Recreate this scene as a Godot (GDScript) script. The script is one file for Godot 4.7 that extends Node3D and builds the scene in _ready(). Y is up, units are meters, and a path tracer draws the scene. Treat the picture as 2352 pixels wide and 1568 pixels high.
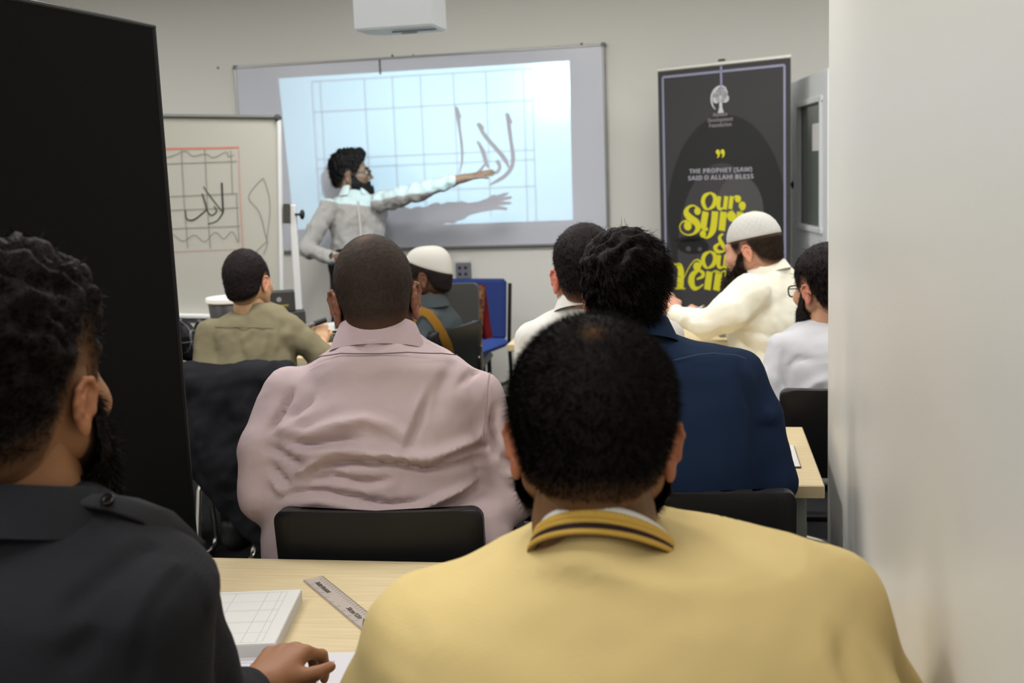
extends Node3D
# A calligraphy class seen over the shoulders of the back rows. Units are metres, y up.

# ---------------------------------------------------------------- field: bones and slices joined with a smooth minimum, meshed as surface nets
class Field:
	var prims := []
	func cap(a: Vector3, b: Vector3, ra: float, rb := -1.0, k := 0.03) -> void:
		var r2 := ra if rb < 0.0 else rb
		var m := Vector3.ONE * (maxf(ra, r2) + k + 0.02)
		prims.append([0, a.min(b) - m, a.max(b) + m, k, a, b, ra, r2])
	func chain(pts: Array, radii: Array, k := 0.02) -> void:
		for i in pts.size() - 1:
			cap(pts[i], pts[i + 1], radii[i], radii[i + 1], k)
	func ell(c: Vector3, r: Vector3, k := 0.03, basis := Basis(), cut := false) -> void:
		var m := Vector3.ONE * (maxf(r.x, maxf(r.y, r.z)) + k + 0.015)
		prims.append([2 if cut else 1, c - m, c + m, k, c, r, basis.inverse(), 0.0])
	func loft(rows: Array, turn := 0.0, k := 0.03, power := 2.3) -> void:   # rows from top to bottom: [y, cx, cz, half width, half depth]
		var lo := Vector3(1e9, 1e9, 1e9)
		var hi := -lo
		for r in rows:
			var e: float = maxf(r[3], r[4])
			lo = lo.min(Vector3(r[1] - e, r[0], r[2] - e))
			hi = hi.max(Vector3(r[1] + e, r[0], r[2] + e))
		var m := Vector3.ONE * (k + 0.03)
		prims.append([3, lo - m, hi + m, k, rows, turn, power, 0.0])
	static func slice(rows: Array, y: float) -> Array:
		var n := rows.size()
		if y >= rows[0][0]:
			return rows[0]
		if y <= rows[n - 1][0]:
			return rows[n - 1]
		var i := 0
		while rows[i + 1][0] > y:
			i += 1
		var a: Array = rows[maxi(i - 1, 0)]
		var b: Array = rows[i]
		var c: Array = rows[i + 1]
		var d: Array = rows[mini(i + 2, n - 1)]
		var t: float = (b[0] - y) / (b[0] - c[0])
		var out := [y]
		for q in range(1, 5):
			var m1: float = (c[q] - a[q]) * 0.5 if i > 0 else float(c[q] - b[q])
			var m2: float = (d[q] - b[q]) * 0.5 if i + 2 < n else float(c[q] - b[q])
			var span: float = c[q] - b[q]
			m1 = clampf(m1, -absf(span) * 2.0 - 0.01, absf(span) * 2.0 + 0.01)
			m2 = clampf(m2, -absf(span) * 2.0 - 0.01, absf(span) * 2.0 + 0.01)
			var t2 := t * t
			var t3 := t2 * t
			out.append(b[q] * (2 * t3 - 3 * t2 + 1) + m1 * (t3 - 2 * t2 + t) + c[q] * (3 * t2 - 2 * t3) + m2 * (t3 - t2))
		return out
	func mesh(h: float) -> Flesh:
		var lo := Vector3(1e9, 1e9, 1e9)
		var hi := -lo
		for p in prims:
			if p[0] != 2:
				lo = lo.min(p[1])
				hi = hi.max(p[2])
		var nx := int((hi.x - lo.x) / h) + 2
		var ny := int((hi.y - lo.y) / h) + 2
		var nz := int((hi.z - lo.z) / h) + 2
		var sy := nx
		var sz := nx * ny
		var f := PackedFloat32Array()
		f.resize(nx * ny * nz)
		f.fill(1.0)
		for p in prims:
			var kind: int = p[0]
			var a0: Vector3 = ((p[1] as Vector3) - lo) / h
			var b0: Vector3 = ((p[2] as Vector3) - lo) / h
			var x0 := maxi(int(a0.x), 0)
			var y0 := maxi(int(a0.y), 0)
			var z0 := maxi(int(a0.z), 0)
			var x1 := mini(int(b0.x) + 1, nx - 1)
			var y1 := mini(int(b0.y) + 1, ny - 1)
			var z1 := mini(int(b0.z) + 1, nz - 1)
			var k: float = p[3]
			var ca := Vector3.ZERO
			var ab := Vector3.ZERO
			var inv := 1.0
			var r0 := 0.0
			var dr := 0.0
			var bi := Basis()
			var er := Vector3.ONE
			var rows := []
			var ct := 1.0
			var st := 0.0
			var pw := 2.0
			if kind == 0:
				ca = p[4]
				ab = p[5] - p[4]
				inv = 1.0 / maxf(ab.length_squared(), 1e-9)
				r0 = p[6]
				dr = p[7] - p[6]
			elif kind == 3:
				rows = p[4]
				ct = cos(p[5])
				st = sin(p[5])
				pw = p[6]
			else:
				ca = p[4]
				er = p[5]
				bi = p[6]
			for y in range(y0, y1 + 1):
				var py := lo.y + y * h
				var cx := 0.0
				var cz := 0.0
				var ea := 1.0
				var eb := 1.0
				var edge := -1.0
				if kind == 3:
					var s := slice(rows, py)
					cx = s[1]
					cz = s[2]
					ea = maxf(s[3], 0.01)
					eb = maxf(s[4], 0.01)
					edge = maxf(py - rows[0][0], rows[rows.size() - 1][0] - py)
				for z in range(z0, z1 + 1):
					var i := x0 + y * sy + z * sz
					var pz := lo.z + z * h
					for x in range(x0, x1 + 1):
						var px := lo.x + x * h
						var d := 0.0
						if kind == 0:
							var q := Vector3(px, py, pz) - ca
							var t := clampf(q.dot(ab) * inv, 0.0, 1.0)
							d = (q - ab * t).length() - r0 - dr * t
						elif kind == 3:
							var ux := px - cx
							var uz := pz - cz
							var u := absf(ux * ct - uz * st) / ea
							var w := absf(ux * st + uz * ct) / eb
							var g := maxf(u, w)
							if g < 1.5 and g > 0.4:
								g = pow(pow(u, pw) + pow(w, pw), 1.0 / pw)
							d = sqrt(ux * ux + uz * uz) * (1.0 - 1.0 / maxf(g, 0.02)) if g > 0.02 else -minf(ea, eb)
							d = maxf(d, edge)
						else:
							var q := bi * (Vector3(px, py, pz) - ca)
							var k0 := (q / er).length()
							var k1 := (q / (er * er)).length()
							d = k0 * (k0 - 1.0) / maxf(k1, 1e-6)
						var o := f[i]
						if kind == 2:
							var e := maxf(k - absf(o + d), 0.0) / k
							f[i] = maxf(o, -d) + e * e * k * 0.25
						else:
							var e := maxf(k - absf(o - d), 0.0) / k
							f[i] = minf(o, d) - e * e * k * 0.25
						i += 1
		# surface nets
		var out := Flesh.new()
		var vi := PackedInt32Array()
		vi.resize(f.size())
		vi.fill(-1)
		var off := [0, 1, sy, sy + 1, sz, sz + 1, sz + sy, sz + sy + 1]
		var o1 := 1
		var o3 := sy + 1
		var o5 := sz + 1
		var o6 := sz + sy
		var o7 := sz + sy + 1
		var ends := [[0, 1], [2, 3], [4, 5], [6, 7], [0, 2], [1, 3], [4, 6], [5, 7], [0, 4], [1, 5], [2, 6], [3, 7]]
		for z in range(nz - 1):
			for y in range(ny - 1):
				var b := y * sy + z * sz
				for x in range(nx - 1):
					if f[b] > 0.9:   # untouched by any bone
						b += 1
						continue
					var s := f[b] < 0.0
					if (f[b + o1] < 0.0) == s and (f[b + sy] < 0.0) == s and (f[b + o3] < 0.0) == s and (f[b + sz] < 0.0) == s and (f[b + o5] < 0.0) == s and (f[b + o6] < 0.0) == s and (f[b + o7] < 0.0) == s:
						b += 1
						continue
					var sum := Vector3.ZERO
					var n := 0
					for e in ends:
						var i0: int = e[0]
						var i1: int = e[1]
						var f0 := f[b + off[i0]]
						var f1 := f[b + off[i1]]
						if (f0 < 0.0) != (f1 < 0.0):
							var t := f0 / (f0 - f1)
							sum += Vector3(lerpf(i0 & 1, i1 & 1, t), lerpf((i0 >> 1) & 1, (i1 >> 1) & 1, t), lerpf(i0 >> 2, i1 >> 2, t))
							n += 1
					vi[b] = out.v.size()
					out.v.append(lo + (Vector3(x, y, z) + sum / n) * h)
					b += 1
		for z in range(1, nz - 1):
			for y in range(1, ny - 1):
				var b := 1 + y * sy + z * sz
				for x in range(1, nx - 1):
					if vi[b] >= 0:
						var s := f[b] < 0.0
						if (f[b + 1] < 0.0) != s:
							out.quad(vi[b], vi[b - sy], vi[b - sy - sz], vi[b - sz], s)
						if (f[b + sy] < 0.0) != s:
							out.quad(vi[b], vi[b - sz], vi[b - sz - 1], vi[b - 1], s)
						if (f[b + sz] < 0.0) != s:
							out.quad(vi[b], vi[b - 1], vi[b - 1 - sy], vi[b - sy], s)
					b += 1
		out.normals()
		return out

# ---------------------------------------------------------------- skin: an indexed, smooth mesh with vertex colours
class Flesh:
	var v := PackedVector3Array()
	var n := PackedVector3Array()
	var c := PackedColorArray()
	var i := PackedInt32Array()
	func quad(a: int, b: int, d: int, e: int, s: bool) -> void:
		if mini(mini(a, b), mini(d, e)) < 0:
			return
		if s:
			i.append_array(PackedInt32Array([a, d, b, a, e, d]))
		else:
			i.append_array(PackedInt32Array([a, b, d, a, d, e]))
	func normals() -> void:
		n.resize(v.size())
		n.fill(Vector3.ZERO)
		for t in range(0, i.size(), 3):
			var a := i[t]
			var b := i[t + 1]
			var d := i[t + 2]
			var g := (v[d] - v[a]).cross(v[b] - v[a])
			n[a] += g
			n[b] += g
			n[d] += g
		for k in n.size():
			n[k] = n[k].normalized()
	func smooth(times := 1, amount := 0.5) -> void:
		for q in times:
			var s := PackedVector3Array()
			var w := PackedFloat32Array()
			s.resize(v.size())
			w.resize(v.size())
			for t in range(0, i.size(), 3):
				for e in 3:
					var a := i[t + e]
					var b := i[t + (e + 1) % 3]
					s[a] += v[b]
					w[a] += 1.0
					s[b] += v[a]
					w[b] += 1.0
			for k in v.size():
				if w[k] > 0.0:
					v[k] = v[k].lerp(s[k] / w[k], amount)
		normals()
	func paint(col: Color) -> Flesh:
		c.resize(v.size())
		c.fill(col)
		return self
	func add(o: Flesh, x := Transform3D(), flip := false) -> Flesh:
		var first := v.size()
		var nb := x.basis.inverse().transposed()
		for k in o.v.size():
			v.append(x * o.v[k])
			n.append((nb * o.n[k]).normalized())
			c.append(o.c[k] if o.c.size() > k else Color.WHITE)
		for t in range(0, o.i.size(), 3):
			i.append(o.i[t] + first)
			i.append(o.i[t + (2 if flip else 1)] + first)
			i.append(o.i[t + (1 if flip else 2)] + first)
		return self
	func commit(at: Vector3) -> ArrayMesh:
		var arrays := []
		arrays.resize(Mesh.ARRAY_MAX)
		var w := v.duplicate()
		for k in w.size():
			w[k] -= at
		arrays[Mesh.ARRAY_VERTEX] = w
		arrays[Mesh.ARRAY_NORMAL] = n
		if c.size() == v.size():
			arrays[Mesh.ARRAY_COLOR] = c
		arrays[Mesh.ARRAY_INDEX] = i
		var m := ArrayMesh.new()
		m.add_surface_from_arrays(Mesh.PRIMITIVE_TRIANGLES, arrays)
		return m
	# folds in cloth: polylines in the plane of x and y; a vertex near one, on the side that faces +z (or -z), moves along its normal
	func fold(pts: Array, width: float, height: float, facing := 1.0) -> void:
		var lo := Vector2(1e9, 1e9)
		var hi := -lo
		for p in pts:
			lo = lo.min(p)
			hi = hi.max(p)
		lo -= Vector2.ONE * width * 3.0
		hi += Vector2.ONE * width * 3.0
		var total := 0.0
		for q in pts.size() - 1:
			total += (pts[q] as Vector2).distance_to(pts[q + 1])
		for k in v.size():
			var p := Vector2(v[k].x, v[k].y)
			if p.x < lo.x or p.y < lo.y or p.x > hi.x or p.y > hi.y or n[k].z * facing < 0.05:
				continue
			var best := 1e9
			var along := 0.0
			var run := 0.0
			for q in pts.size() - 1:
				var a: Vector2 = pts[q]
				var e: Vector2 = pts[q + 1] - a
				var l := e.length()
				var t := clampf((p - a).dot(e) / (l * l), 0.0, 1.0)
				var d := p.distance_to(a + e * t)
				if d < best:
					best = d
					along = (run + l * t) / total
				run += l
			if best < width * 2.5:
				var fade := minf(1.0, 3.0 * minf(along, 1.0 - along) + 0.25)
				v[k] += n[k] * height * fade * exp(-pow(best / width, 2.0))
	func crumple(noise: FastNoiseLite, size: float) -> void:
		for k in v.size():
			v[k] += n[k] * size * noise.get_noise_3dv(v[k])
	# the point of the surface at (x, y) that lies furthest along +z
	func back(x: float, y: float) -> float:
		var best := -1e9
		var near := 1e9
		for k in v.size():
			var d := absf(v[k].x - x) + absf(v[k].y - y)
			if d < 0.016 and n[k].z > 0.0:
				if v[k].z > best:
					best = v[k].z
			if d < near:
				near = d
		return best

# ---------------------------------------------------------------- builder of hard shapes: flat faces turned outwards from a point inside
class Build:
	var v := PackedVector3Array()
	var n := PackedVector3Array()
	var c := PackedColorArray()
	var u := PackedVector2Array()
	var i := PackedInt32Array()
	var col := Color.WHITE
	func tri(a: Vector3, b: Vector3, d: Vector3, inside: Vector3) -> void:
		var g := (d - a).cross(b - a)
		if g.length_squared() < 1e-20:
			return
		g = g.normalized()
		if g.dot((a + b + d) / 3.0 - inside) < 0.0:
			g = -g
			var s := b
			b = d
			d = s
		for p in [a, b, d]:
			i.append(v.size())
			v.append(p)
			n.append(g)
			c.append(col)
			u.append(Vector2.ZERO)
	func face(a: Vector3, b: Vector3, d: Vector3, e: Vector3, inside: Vector3, uv := []) -> void:
		var g := (d - a).cross(b - a).normalized()
		var flip := g.dot((a + b + d + e) * 0.25 - inside) < 0.0
		if flip:
			g = -g
		var f := v.size()
		var k := 0
		for p in [a, b, d, e]:
			v.append(p)
			n.append(g)
			c.append(col)
			u.append(uv[k] if uv.size() else Vector2.ZERO)
			k += 1
		i.append_array(PackedInt32Array([f, f + 2, f + 1, f, f + 3, f + 2] if flip else [f, f + 1, f + 2, f, f + 2, f + 3]))
	func box(centre: Vector3, size: Vector3, bevel := 0.0, basis := Basis()) -> Build:
		var h := size * 0.5
		var b := minf(bevel, minf(h.x, minf(h.y, h.z)) * 0.95)
		var P := func(sx: float, sy: float, sz: float, ax: int) -> Vector3:
			var q := Vector3(sx * (h.x - (0.0 if ax == 0 else b)), sy * (h.y - (0.0 if ax == 1 else b)), sz * (h.z - (0.0 if ax == 2 else b)))
			return centre + basis * q
		var uv := [Vector2(0, 1), Vector2(1, 1), Vector2(1, 0), Vector2(0, 0)]
		for s in [-1.0, 1.0]:
			face(P.call(s, -1, -1, 0), P.call(s, -1, 1, 0), P.call(s, 1, 1, 0), P.call(s, 1, -1, 0), centre)
			face(P.call(-1, s, 1, 1), P.call(1, s, 1, 1), P.call(1, s, -1, 1), P.call(-1, s, -1, 1), centre, uv)
			face(P.call(-1, -1, s, 2), P.call(1, -1, s, 2), P.call(1, 1, s, 2), P.call(-1, 1, s, 2), centre, uv)
		if b > 0.0:
			for s in [-1.0, 1.0]:
				for t in [-1.0, 1.0]:
					face(P.call(-1, s, t, 1), P.call(1, s, t, 1), P.call(1, s, t, 2), P.call(-1, s, t, 2), centre)
					face(P.call(s, -1, t, 0), P.call(s, 1, t, 0), P.call(s, 1, t, 2), P.call(s, -1, t, 2), centre)
					face(P.call(s, t, -1, 0), P.call(s, t, 1, 0), P.call(s, t, 1, 1), P.call(s, t, -1, 1), centre)
					for w in [-1.0, 1.0]:
						tri(P.call(s, t, w, 0), P.call(s, t, w, 1), P.call(s, t, w, 2), centre)
		return self
	func ring(at: Vector3, x: Vector3, y: Vector3, sides: int) -> PackedVector3Array:
		var r := PackedVector3Array()
		for k in sides:
			var a := TAU * k / sides
			r.append(at + x * cos(a) + y * sin(a))
		return r
	func skin(rings: Array, closed := true, caps := true) -> Build:   # smooth sheet through rings of equal size
		var first := v.size()
		var m: int = rings[0].size()
		for r in rings.size():
			for k in m:
				var p: Vector3 = rings[r][k]
				var du: Vector3 = rings[r][(k + 1) % m if closed else mini(k + 1, m - 1)] - rings[r][(k + m - 1) % m if closed else maxi(k - 1, 0)]
				var dv: Vector3 = rings[mini(r + 1, rings.size() - 1)][k] - rings[maxi(r - 1, 0)][k]
				v.append(p)
				n.append(du.cross(dv).normalized())
				c.append(col)
				u.append(Vector2(float(k) / m, float(r) / maxi(rings.size() - 1, 1)))
		if closed:   # normals outwards
			var mid := Vector3.ZERO
			for p in rings[0]:
				mid += p / m
			var q := first + m * (rings.size() / 2)
			var mid2 := Vector3.ZERO
			for p in rings[rings.size() / 2]:
				mid2 += p / m
			if n[q].dot(v[q] - mid2) < 0.0:
				for k in range(first, v.size()):
					n[k] = -n[k]
		for r in rings.size() - 1:
			for k in (m if closed else m - 1):
				var a := first + r * m + k
				var b := first + r * m + (k + 1) % m
				var g := (v[b + m] - v[a]).cross(v[b] - v[a])
				if g.dot(n[a] + n[b] + n[b + m]) >= 0.0:
					i.append_array(PackedInt32Array([a, b, b + m, a, b + m, a + m]))
				else:
					i.append_array(PackedInt32Array([a, b + m, b, a, a + m, b + m]))
		if closed and caps:
			for r in [0, rings.size() - 1]:
				var mid := Vector3.ZERO
				for p in rings[r]:
					mid += p / m
				var inner := Vector3.ZERO
				for p in rings[1 if r == 0 else rings.size() - 2]:
					inner += p / m
				for k in m:
					tri(mid, rings[r][k], rings[r][(k + 1) % m], inner)
		return self
	func tube(pts: Array, r: float, sides := 8, r2 := -1.0) -> Build:
		var rings := []
		var side := Vector3.UP
		for k in pts.size():
			var t: Vector3 = ((pts[mini(k + 1, pts.size() - 1)] as Vector3) - pts[maxi(k - 1, 0)]).normalized()
			if k == 0 and absf(t.dot(side)) > 0.9:
				side = Vector3.RIGHT
			side = (side - t * side.dot(t)).normalized()
			if side.length() < 0.5:
				side = t.cross(Vector3.RIGHT).normalized()
			var w := lerpf(r, r if r2 < 0.0 else r2, float(k) / maxi(pts.size() - 1, 1))
			rings.append(ring(pts[k], side * w, t.cross(side) * w, sides))
		return skin(rings)
	func lathe(at: Vector3, profile: Array, sides := 32, axis := Vector3.UP) -> Build:   # profile: Vector2(radius, height)
		var x := axis.cross(Vector3.FORWARD if absf(axis.z) < 0.9 else Vector3.UP).normalized()
		var z := axis.cross(x)
		var rings := []
		for p in profile:
			rings.append(ring(at + axis * p.y, x * maxf(p.x, 0.0004), z * maxf(p.x, 0.0004), sides))
		return skin(rings)
	func prism(at: Vector3, x: Vector3, y: Vector3, outline: Array, depth: Vector3) -> Build:   # outline of Vector2 in the plane of x and y, pushed along depth
		var p := PackedVector2Array(outline)
		var t := Geometry2D.triangulate_polygon(p)
		var mid := Vector3.ZERO
		for q in p:
			mid += (at + x * q.x + y * q.y) / p.size()
		for k in range(0, t.size(), 3):
			var a := at + x * p[t[k]].x + y * p[t[k]].y
			var b := at + x * p[t[k + 1]].x + y * p[t[k + 1]].y
			var d := at + x * p[t[k + 2]].x + y * p[t[k + 2]].y
			tri(a, b, d, (a + b + d) / 3.0 + depth)
			tri(a + depth, b + depth, d + depth, (a + b + d) / 3.0)
		var turn := 0.0
		for k in p.size():
			turn += p[k].cross(p[(k + 1) % p.size()])
		for k in p.size():
			var a := at + x * p[k].x + y * p[k].y
			var e := p[(k + 1) % p.size()] - p[k]
			var b := at + x * p[(k + 1) % p.size()].x + y * p[(k + 1) % p.size()].y
			var outward := (x * e.y - y * e.x) * signf(turn)
			face(a, b, b + depth, a + depth, (a + b) * 0.5 - outward.normalized() * 0.001 + depth * 0.5)
		return self
	func stroke(at: Vector3, x: Vector3, y: Vector3, pts: Array, widths: Array, lift := 0.0) -> Build:   # a flat pen stroke through Vector2 points
		var z := x.cross(y).normalized()
		var cv := Curve2D.new()
		for k in pts.size():
			var t: Vector2 = ((pts[mini(k + 1, pts.size() - 1)] as Vector2) - pts[maxi(k - 1, 0)]) / 6.0 if k > 0 and k < pts.size() - 1 else Vector2.ZERO
			cv.add_point(pts[k], -t, t)
		var steps := 6 * (pts.size() - 1) if pts.size() > 2 else 1
		var prev := []
		for s in steps + 1:
			var g := float(s) / steps * (pts.size() - 1)
			var k := mini(int(g), pts.size() - 2)
			var q := cv.sample(k, g - k)
			var e := (cv.sample(k, minf(g - k + 0.02, 1.0)) - cv.sample(k, maxf(g - k - 0.02, 0.0))).normalized()
			var w: float = lerpf(widths[mini(k, widths.size() - 1)], widths[mini(k + 1, widths.size() - 1)], g - k) * 0.5
			var o := Vector2(-e.y, e.x) * w
			var row := [at + x * (q.x + o.x) + y * (q.y + o.y) + z * lift, at + x * (q.x - o.x) + y * (q.y - o.y) + z * lift]
			if prev.size():
				face(prev[0], prev[1], row[1], row[0], prev[0] - z)
			prev = row
		return self
	func disc(at: Vector3, x: Vector3, y: Vector3, c0: Vector2, r: Vector2, lift := 0.0, turn := 0.0) -> Build:
		var z := x.cross(y).normalized()
		var p := []
		for k in 40:
			var q := c0 + Vector2(cos(TAU * k / 40) * r.x, sin(TAU * k / 40) * r.y).rotated(turn)
			p.append(at + x * q.x + y * q.y + z * lift)
		var m := at + x * c0.x + y * c0.y + z * lift
		for k in 40:
			tri(m, p[k], p[(k + 1) % 40], m - z)
		return self
	func mesh(at := Vector3.ZERO) -> ArrayMesh:
		var arrays := []
		arrays.resize(Mesh.ARRAY_MAX)
		var w := v.duplicate()
		if at != Vector3.ZERO:
			for k in w.size():
				w[k] -= at
		arrays[Mesh.ARRAY_VERTEX] = w
		arrays[Mesh.ARRAY_NORMAL] = n
		arrays[Mesh.ARRAY_COLOR] = c
		arrays[Mesh.ARRAY_TEX_UV] = u
		arrays[Mesh.ARRAY_INDEX] = i
		var m := ArrayMesh.new()
		m.add_surface_from_arrays(Mesh.PRIMITIVE_TRIANGLES, arrays)
		return m

# ---------------------------------------------------------------- naming and grouping
var used := {}
func numbered(called: String) -> String:
	var k: int = used.get(called, -1) + 1
	used[called] = k
	return called if k == 0 else "%s_%03d" % [called, k]

func tag(o: Node3D, label: String, category: String, group := "") -> Node3D:
	o.set_meta("label", label)
	o.set_meta("category", category)
	if group:
		o.set_meta("group", group)
	return o

func thing(called: String, label: String, category: String, at := Vector3.ZERO, turn := 0.0, group := "") -> Node3D:
	var o := Node3D.new()
	o.name = numbered(called)
	o.position = at
	o.rotation.y = turn
	add_child(o)
	return tag(o, label, category, group)

func part(called: String, m: Mesh, mat: Material, parent: Node3D, label := "") -> MeshInstance3D:
	var o := MeshInstance3D.new()
	o.name = called
	o.mesh = m
	o.material_override = mat
	if label:
		o.set_meta("label", label)
	parent.add_child(o, true)
	return o

func solid(called: String, m: Mesh, mat: Material, label: String, category: String, at := Vector3.ZERO, group := "") -> MeshInstance3D:
	var o := MeshInstance3D.new()
	o.name = numbered(called)
	o.mesh = m
	o.material_override = mat
	o.position = at
	add_child(o)
	tag(o, label, category, group)
	return o

func struct(called: String, m: Mesh, mat: Material, label: String, at := Vector3.ZERO) -> MeshInstance3D:
	var o := solid(called, m, mat, label, called.split("_")[0], at)
	o.set_meta("kind", "structure")
	return o

func copy(o: Node3D, at: Vector3, turn: float, label: String) -> Node3D:
	var r: Node3D = o.duplicate()
	r.name = numbered(String(o.name).rstrip("_0123456789"))
	add_child(r)
	r.position = at
	r.rotation.y = turn
	r.set_meta("label", label)
	return r

# ---------------------------------------------------------------- materials
func mat(c: Color, rough := 0.6, metal := 0.0, spec := 0.5) -> StandardMaterial3D:
	var m := StandardMaterial3D.new()
	m.albedo_color = c
	m.roughness = rough
	m.metallic = metal
	m.metallic_specular = spec
	return m

func noise_tex(freq: float, seed_: int, ramp: Array, size := 256, normal := 0.0, octaves := 4) -> NoiseTexture2D:
	var f := FastNoiseLite.new()
	f.seed = seed_
	f.frequency = freq
	f.fractal_octaves = octaves
	var t := NoiseTexture2D.new()
	t.width = size
	t.height = size
	t.seamless = true
	t.noise = f
	if normal > 0.0:
		t.as_normal_map = true
		t.bump_strength = normal
	elif ramp.size():
		var g := Gradient.new()
		g.offsets = PackedFloat32Array([0.0, 1.0])
		g.colors = PackedColorArray([ramp[0], ramp[1]])
		t.color_ramp = g
	return t

func triplanar(m: StandardMaterial3D, scale: Vector3) -> StandardMaterial3D:
	m.uv1_triplanar = true
	m.uv1_scale = scale
	return m

func cloth(c: Color, weave := 180.0, rim := 0.25, bump := 0.0) -> StandardMaterial3D:
	var m := mat(c, 0.9, 0.0, 0.2)
	if bump < 0.01:
		return m
	m.rim_enabled = rim > 0.0
	m.rim = rim
	m.rim_tint = 0.7
	m.normal_enabled = true
	m.normal_texture = weave_normal
	m.normal_scale = bump
	return triplanar(m, Vector3.ONE * weave / 16.0)

var weave_normal: ImageTexture
func make_weave() -> void:
	var im := Image.create_empty(128, 128, false, Image.FORMAT_RGBA8)
	for y in 128:
		for x in 128:
			var a := sin(TAU * x / 8.0)
			var b := sin(TAU * y / 8.0)
			var over := (x / 8 + y / 8) % 2 == 0
			var hgt := 0.5 + 0.3 * (absf(a) if over else absf(b))
			im.set_pixel(x, y, Color(hgt, hgt, hgt))
	im.bump_map_to_normal_map(2.0)
	weave_normal = ImageTexture.create_from_image(im)

# ---------------------------------------------------------------- heads: built once at full detail (metres, face towards -z, ears at the origin's height), then turned and scaled for each person
var head0: Flesh
var ear0: Flesh
var rng := RandomNumberGenerator.new()
var lumps := FastNoiseLite.new()

func make_head0() -> void:
	var f := Field.new()
	f.ell(Vector3(0, 0.036, 0.014), Vector3(0.076, 0.094, 0.096))
	f.ell(Vector3(0, -0.012, -0.036), Vector3(0.061, 0.082, 0.060), 0.03)
	f.ell(Vector3(0, -0.030, 0.052), Vector3(0.056, 0.05, 0.042), 0.03)
	for s in [-1.0, 1.0]:
		f.cap(Vector3(s * 0.052, -0.040, -0.008), Vector3(s * 0.016, -0.086, -0.078), 0.020, 0.018, 0.03)
		f.ell(Vector3(s * 0.043, -0.014, -0.068), Vector3(0.023, 0.020, 0.022), 0.025)
		f.cap(Vector3(s * 0.040, 0.034, -0.078), Vector3(s * 0.012, 0.033, -0.096), 0.010, 0.010, 0.016)
	f.ell(Vector3(0, -0.090, -0.083), Vector3(0.021, 0.017, 0.018), 0.02)
	f.cap(Vector3(0, 0.022, -0.097), Vector3(0, -0.020, -0.118), 0.008, 0.0105, 0.012)
	for s in [-1.0, 1.0]:
		f.ell(Vector3(s * 0.032, 0.012, -0.105), Vector3(0.016, 0.011, 0.014), 0.012, Basis(), true)
		f.ell(Vector3(s * 0.032, 0.012, -0.083), Vector3(0.0125, 0.0125, 0.0125), 0.004)
		f.ell(Vector3(s * 0.012, -0.027, -0.107), Vector3(0.008, 0.007, 0.009), 0.006)
	f.cap(Vector3(-0.020, -0.049, -0.092), Vector3(0.020, -0.049, -0.092), 0.006, 0.006, 0.008)
	f.cap(Vector3(0, -0.047, -0.098), Vector3(0, -0.0475, -0.098), 0.006, 0.006, 0.010)
	f.cap(Vector3(-0.016, -0.061, -0.090), Vector3(0.016, -0.061, -0.090), 0.007, 0.007, 0.008)
	f.ell(Vector3(0, -0.0548, -0.106), Vector3(0.022, 0.0022, 0.008), 0.003, Basis(), true)
	head0 = f.mesh(0.0046)
	head0.smooth(1, 0.35)
	# the ear lies in the plane of y and z, x outwards
	var e := Field.new()
	e.ell(Vector3(0, 0.002, 0.001), Vector3(0.0045, 0.029, 0.0165), 0.004)
	var rim := [Vector3(0.003, 0.004, -0.013), Vector3(0.005, 0.020, -0.013), Vector3(0.006, 0.030, -0.003), Vector3(0.006, 0.029, 0.008), Vector3(0.0055, 0.017, 0.0165), Vector3(0.004, 0.0, 0.0165), Vector3(0.002, -0.014, 0.011), Vector3(0.001, -0.024, 0.002)]
	e.chain(rim, [0.0035, 0.0036, 0.0036, 0.0036, 0.0036, 0.0034, 0.0034, 0.0036], 0.003)
	e.chain([Vector3(0.004, 0.018, 0.004), Vector3(0.005, 0.006, 0.009), Vector3(0.005, -0.008, 0.007), Vector3(0.004, -0.014, -0.002)], [0.003, 0.0034, 0.0034, 0.003], 0.004)
	e.ell(Vector3(0.001, -0.026, -0.003), Vector3(0.0045, 0.0105, 0.0085), 0.005)
	e.ell(Vector3(0.004, -0.004, -0.012), Vector3(0.0035, 0.007, 0.004), 0.003)
	e.ell(Vector3(0.0085, -0.003, -0.002), Vector3(0.008, 0.012, 0.008), 0.004, Basis(), true)
	e.ell(Vector3(-0.006, 0.0, -0.008), Vector3(0.008, 0.022, 0.008), 0.008)
	ear0 = e.mesh(0.0019)

func ramp(x: float, xs: Array, ys: Array) -> float:
	if x <= xs[0]:
		return ys[0]
	for k in range(1, xs.size()):
		if x <= xs[k]:
			return lerpf(ys[k - 1], ys[k], (x - xs[k - 1]) / (xs[k] - xs[k - 1]))
	return ys[ys.size() - 1]

# how far above the hairline a point of the head lies (metres)
func above_hairline(p: Vector3) -> float:
	return p.y - ramp(p.z, [-0.10, -0.078, -0.062, -0.048, -0.030, -0.014, 0.0, 0.022, 0.040, 0.055, 0.085, 0.12], [0.094, 0.088, 0.070, 0.030, 0.0, 0.004, 0.034, 0.030, -0.012, -0.045, -0.066, -0.070])

func in_beard(p: Vector3) -> float:
	var top := ramp(p.z, [-0.115, -0.100, -0.086, -0.070, -0.045, -0.024, -0.004, 0.004], [-0.034, -0.036, -0.042, -0.046, -0.028, 0.006, 0.012, -0.2])
	var m := clampf((top - p.y) / 0.010, 0.0, 1.0)
	if p.z < -0.085 and absf(p.x) < 0.021 and p.y > -0.068 and p.y < -0.043:
		m = 0.0
	return m

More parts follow.
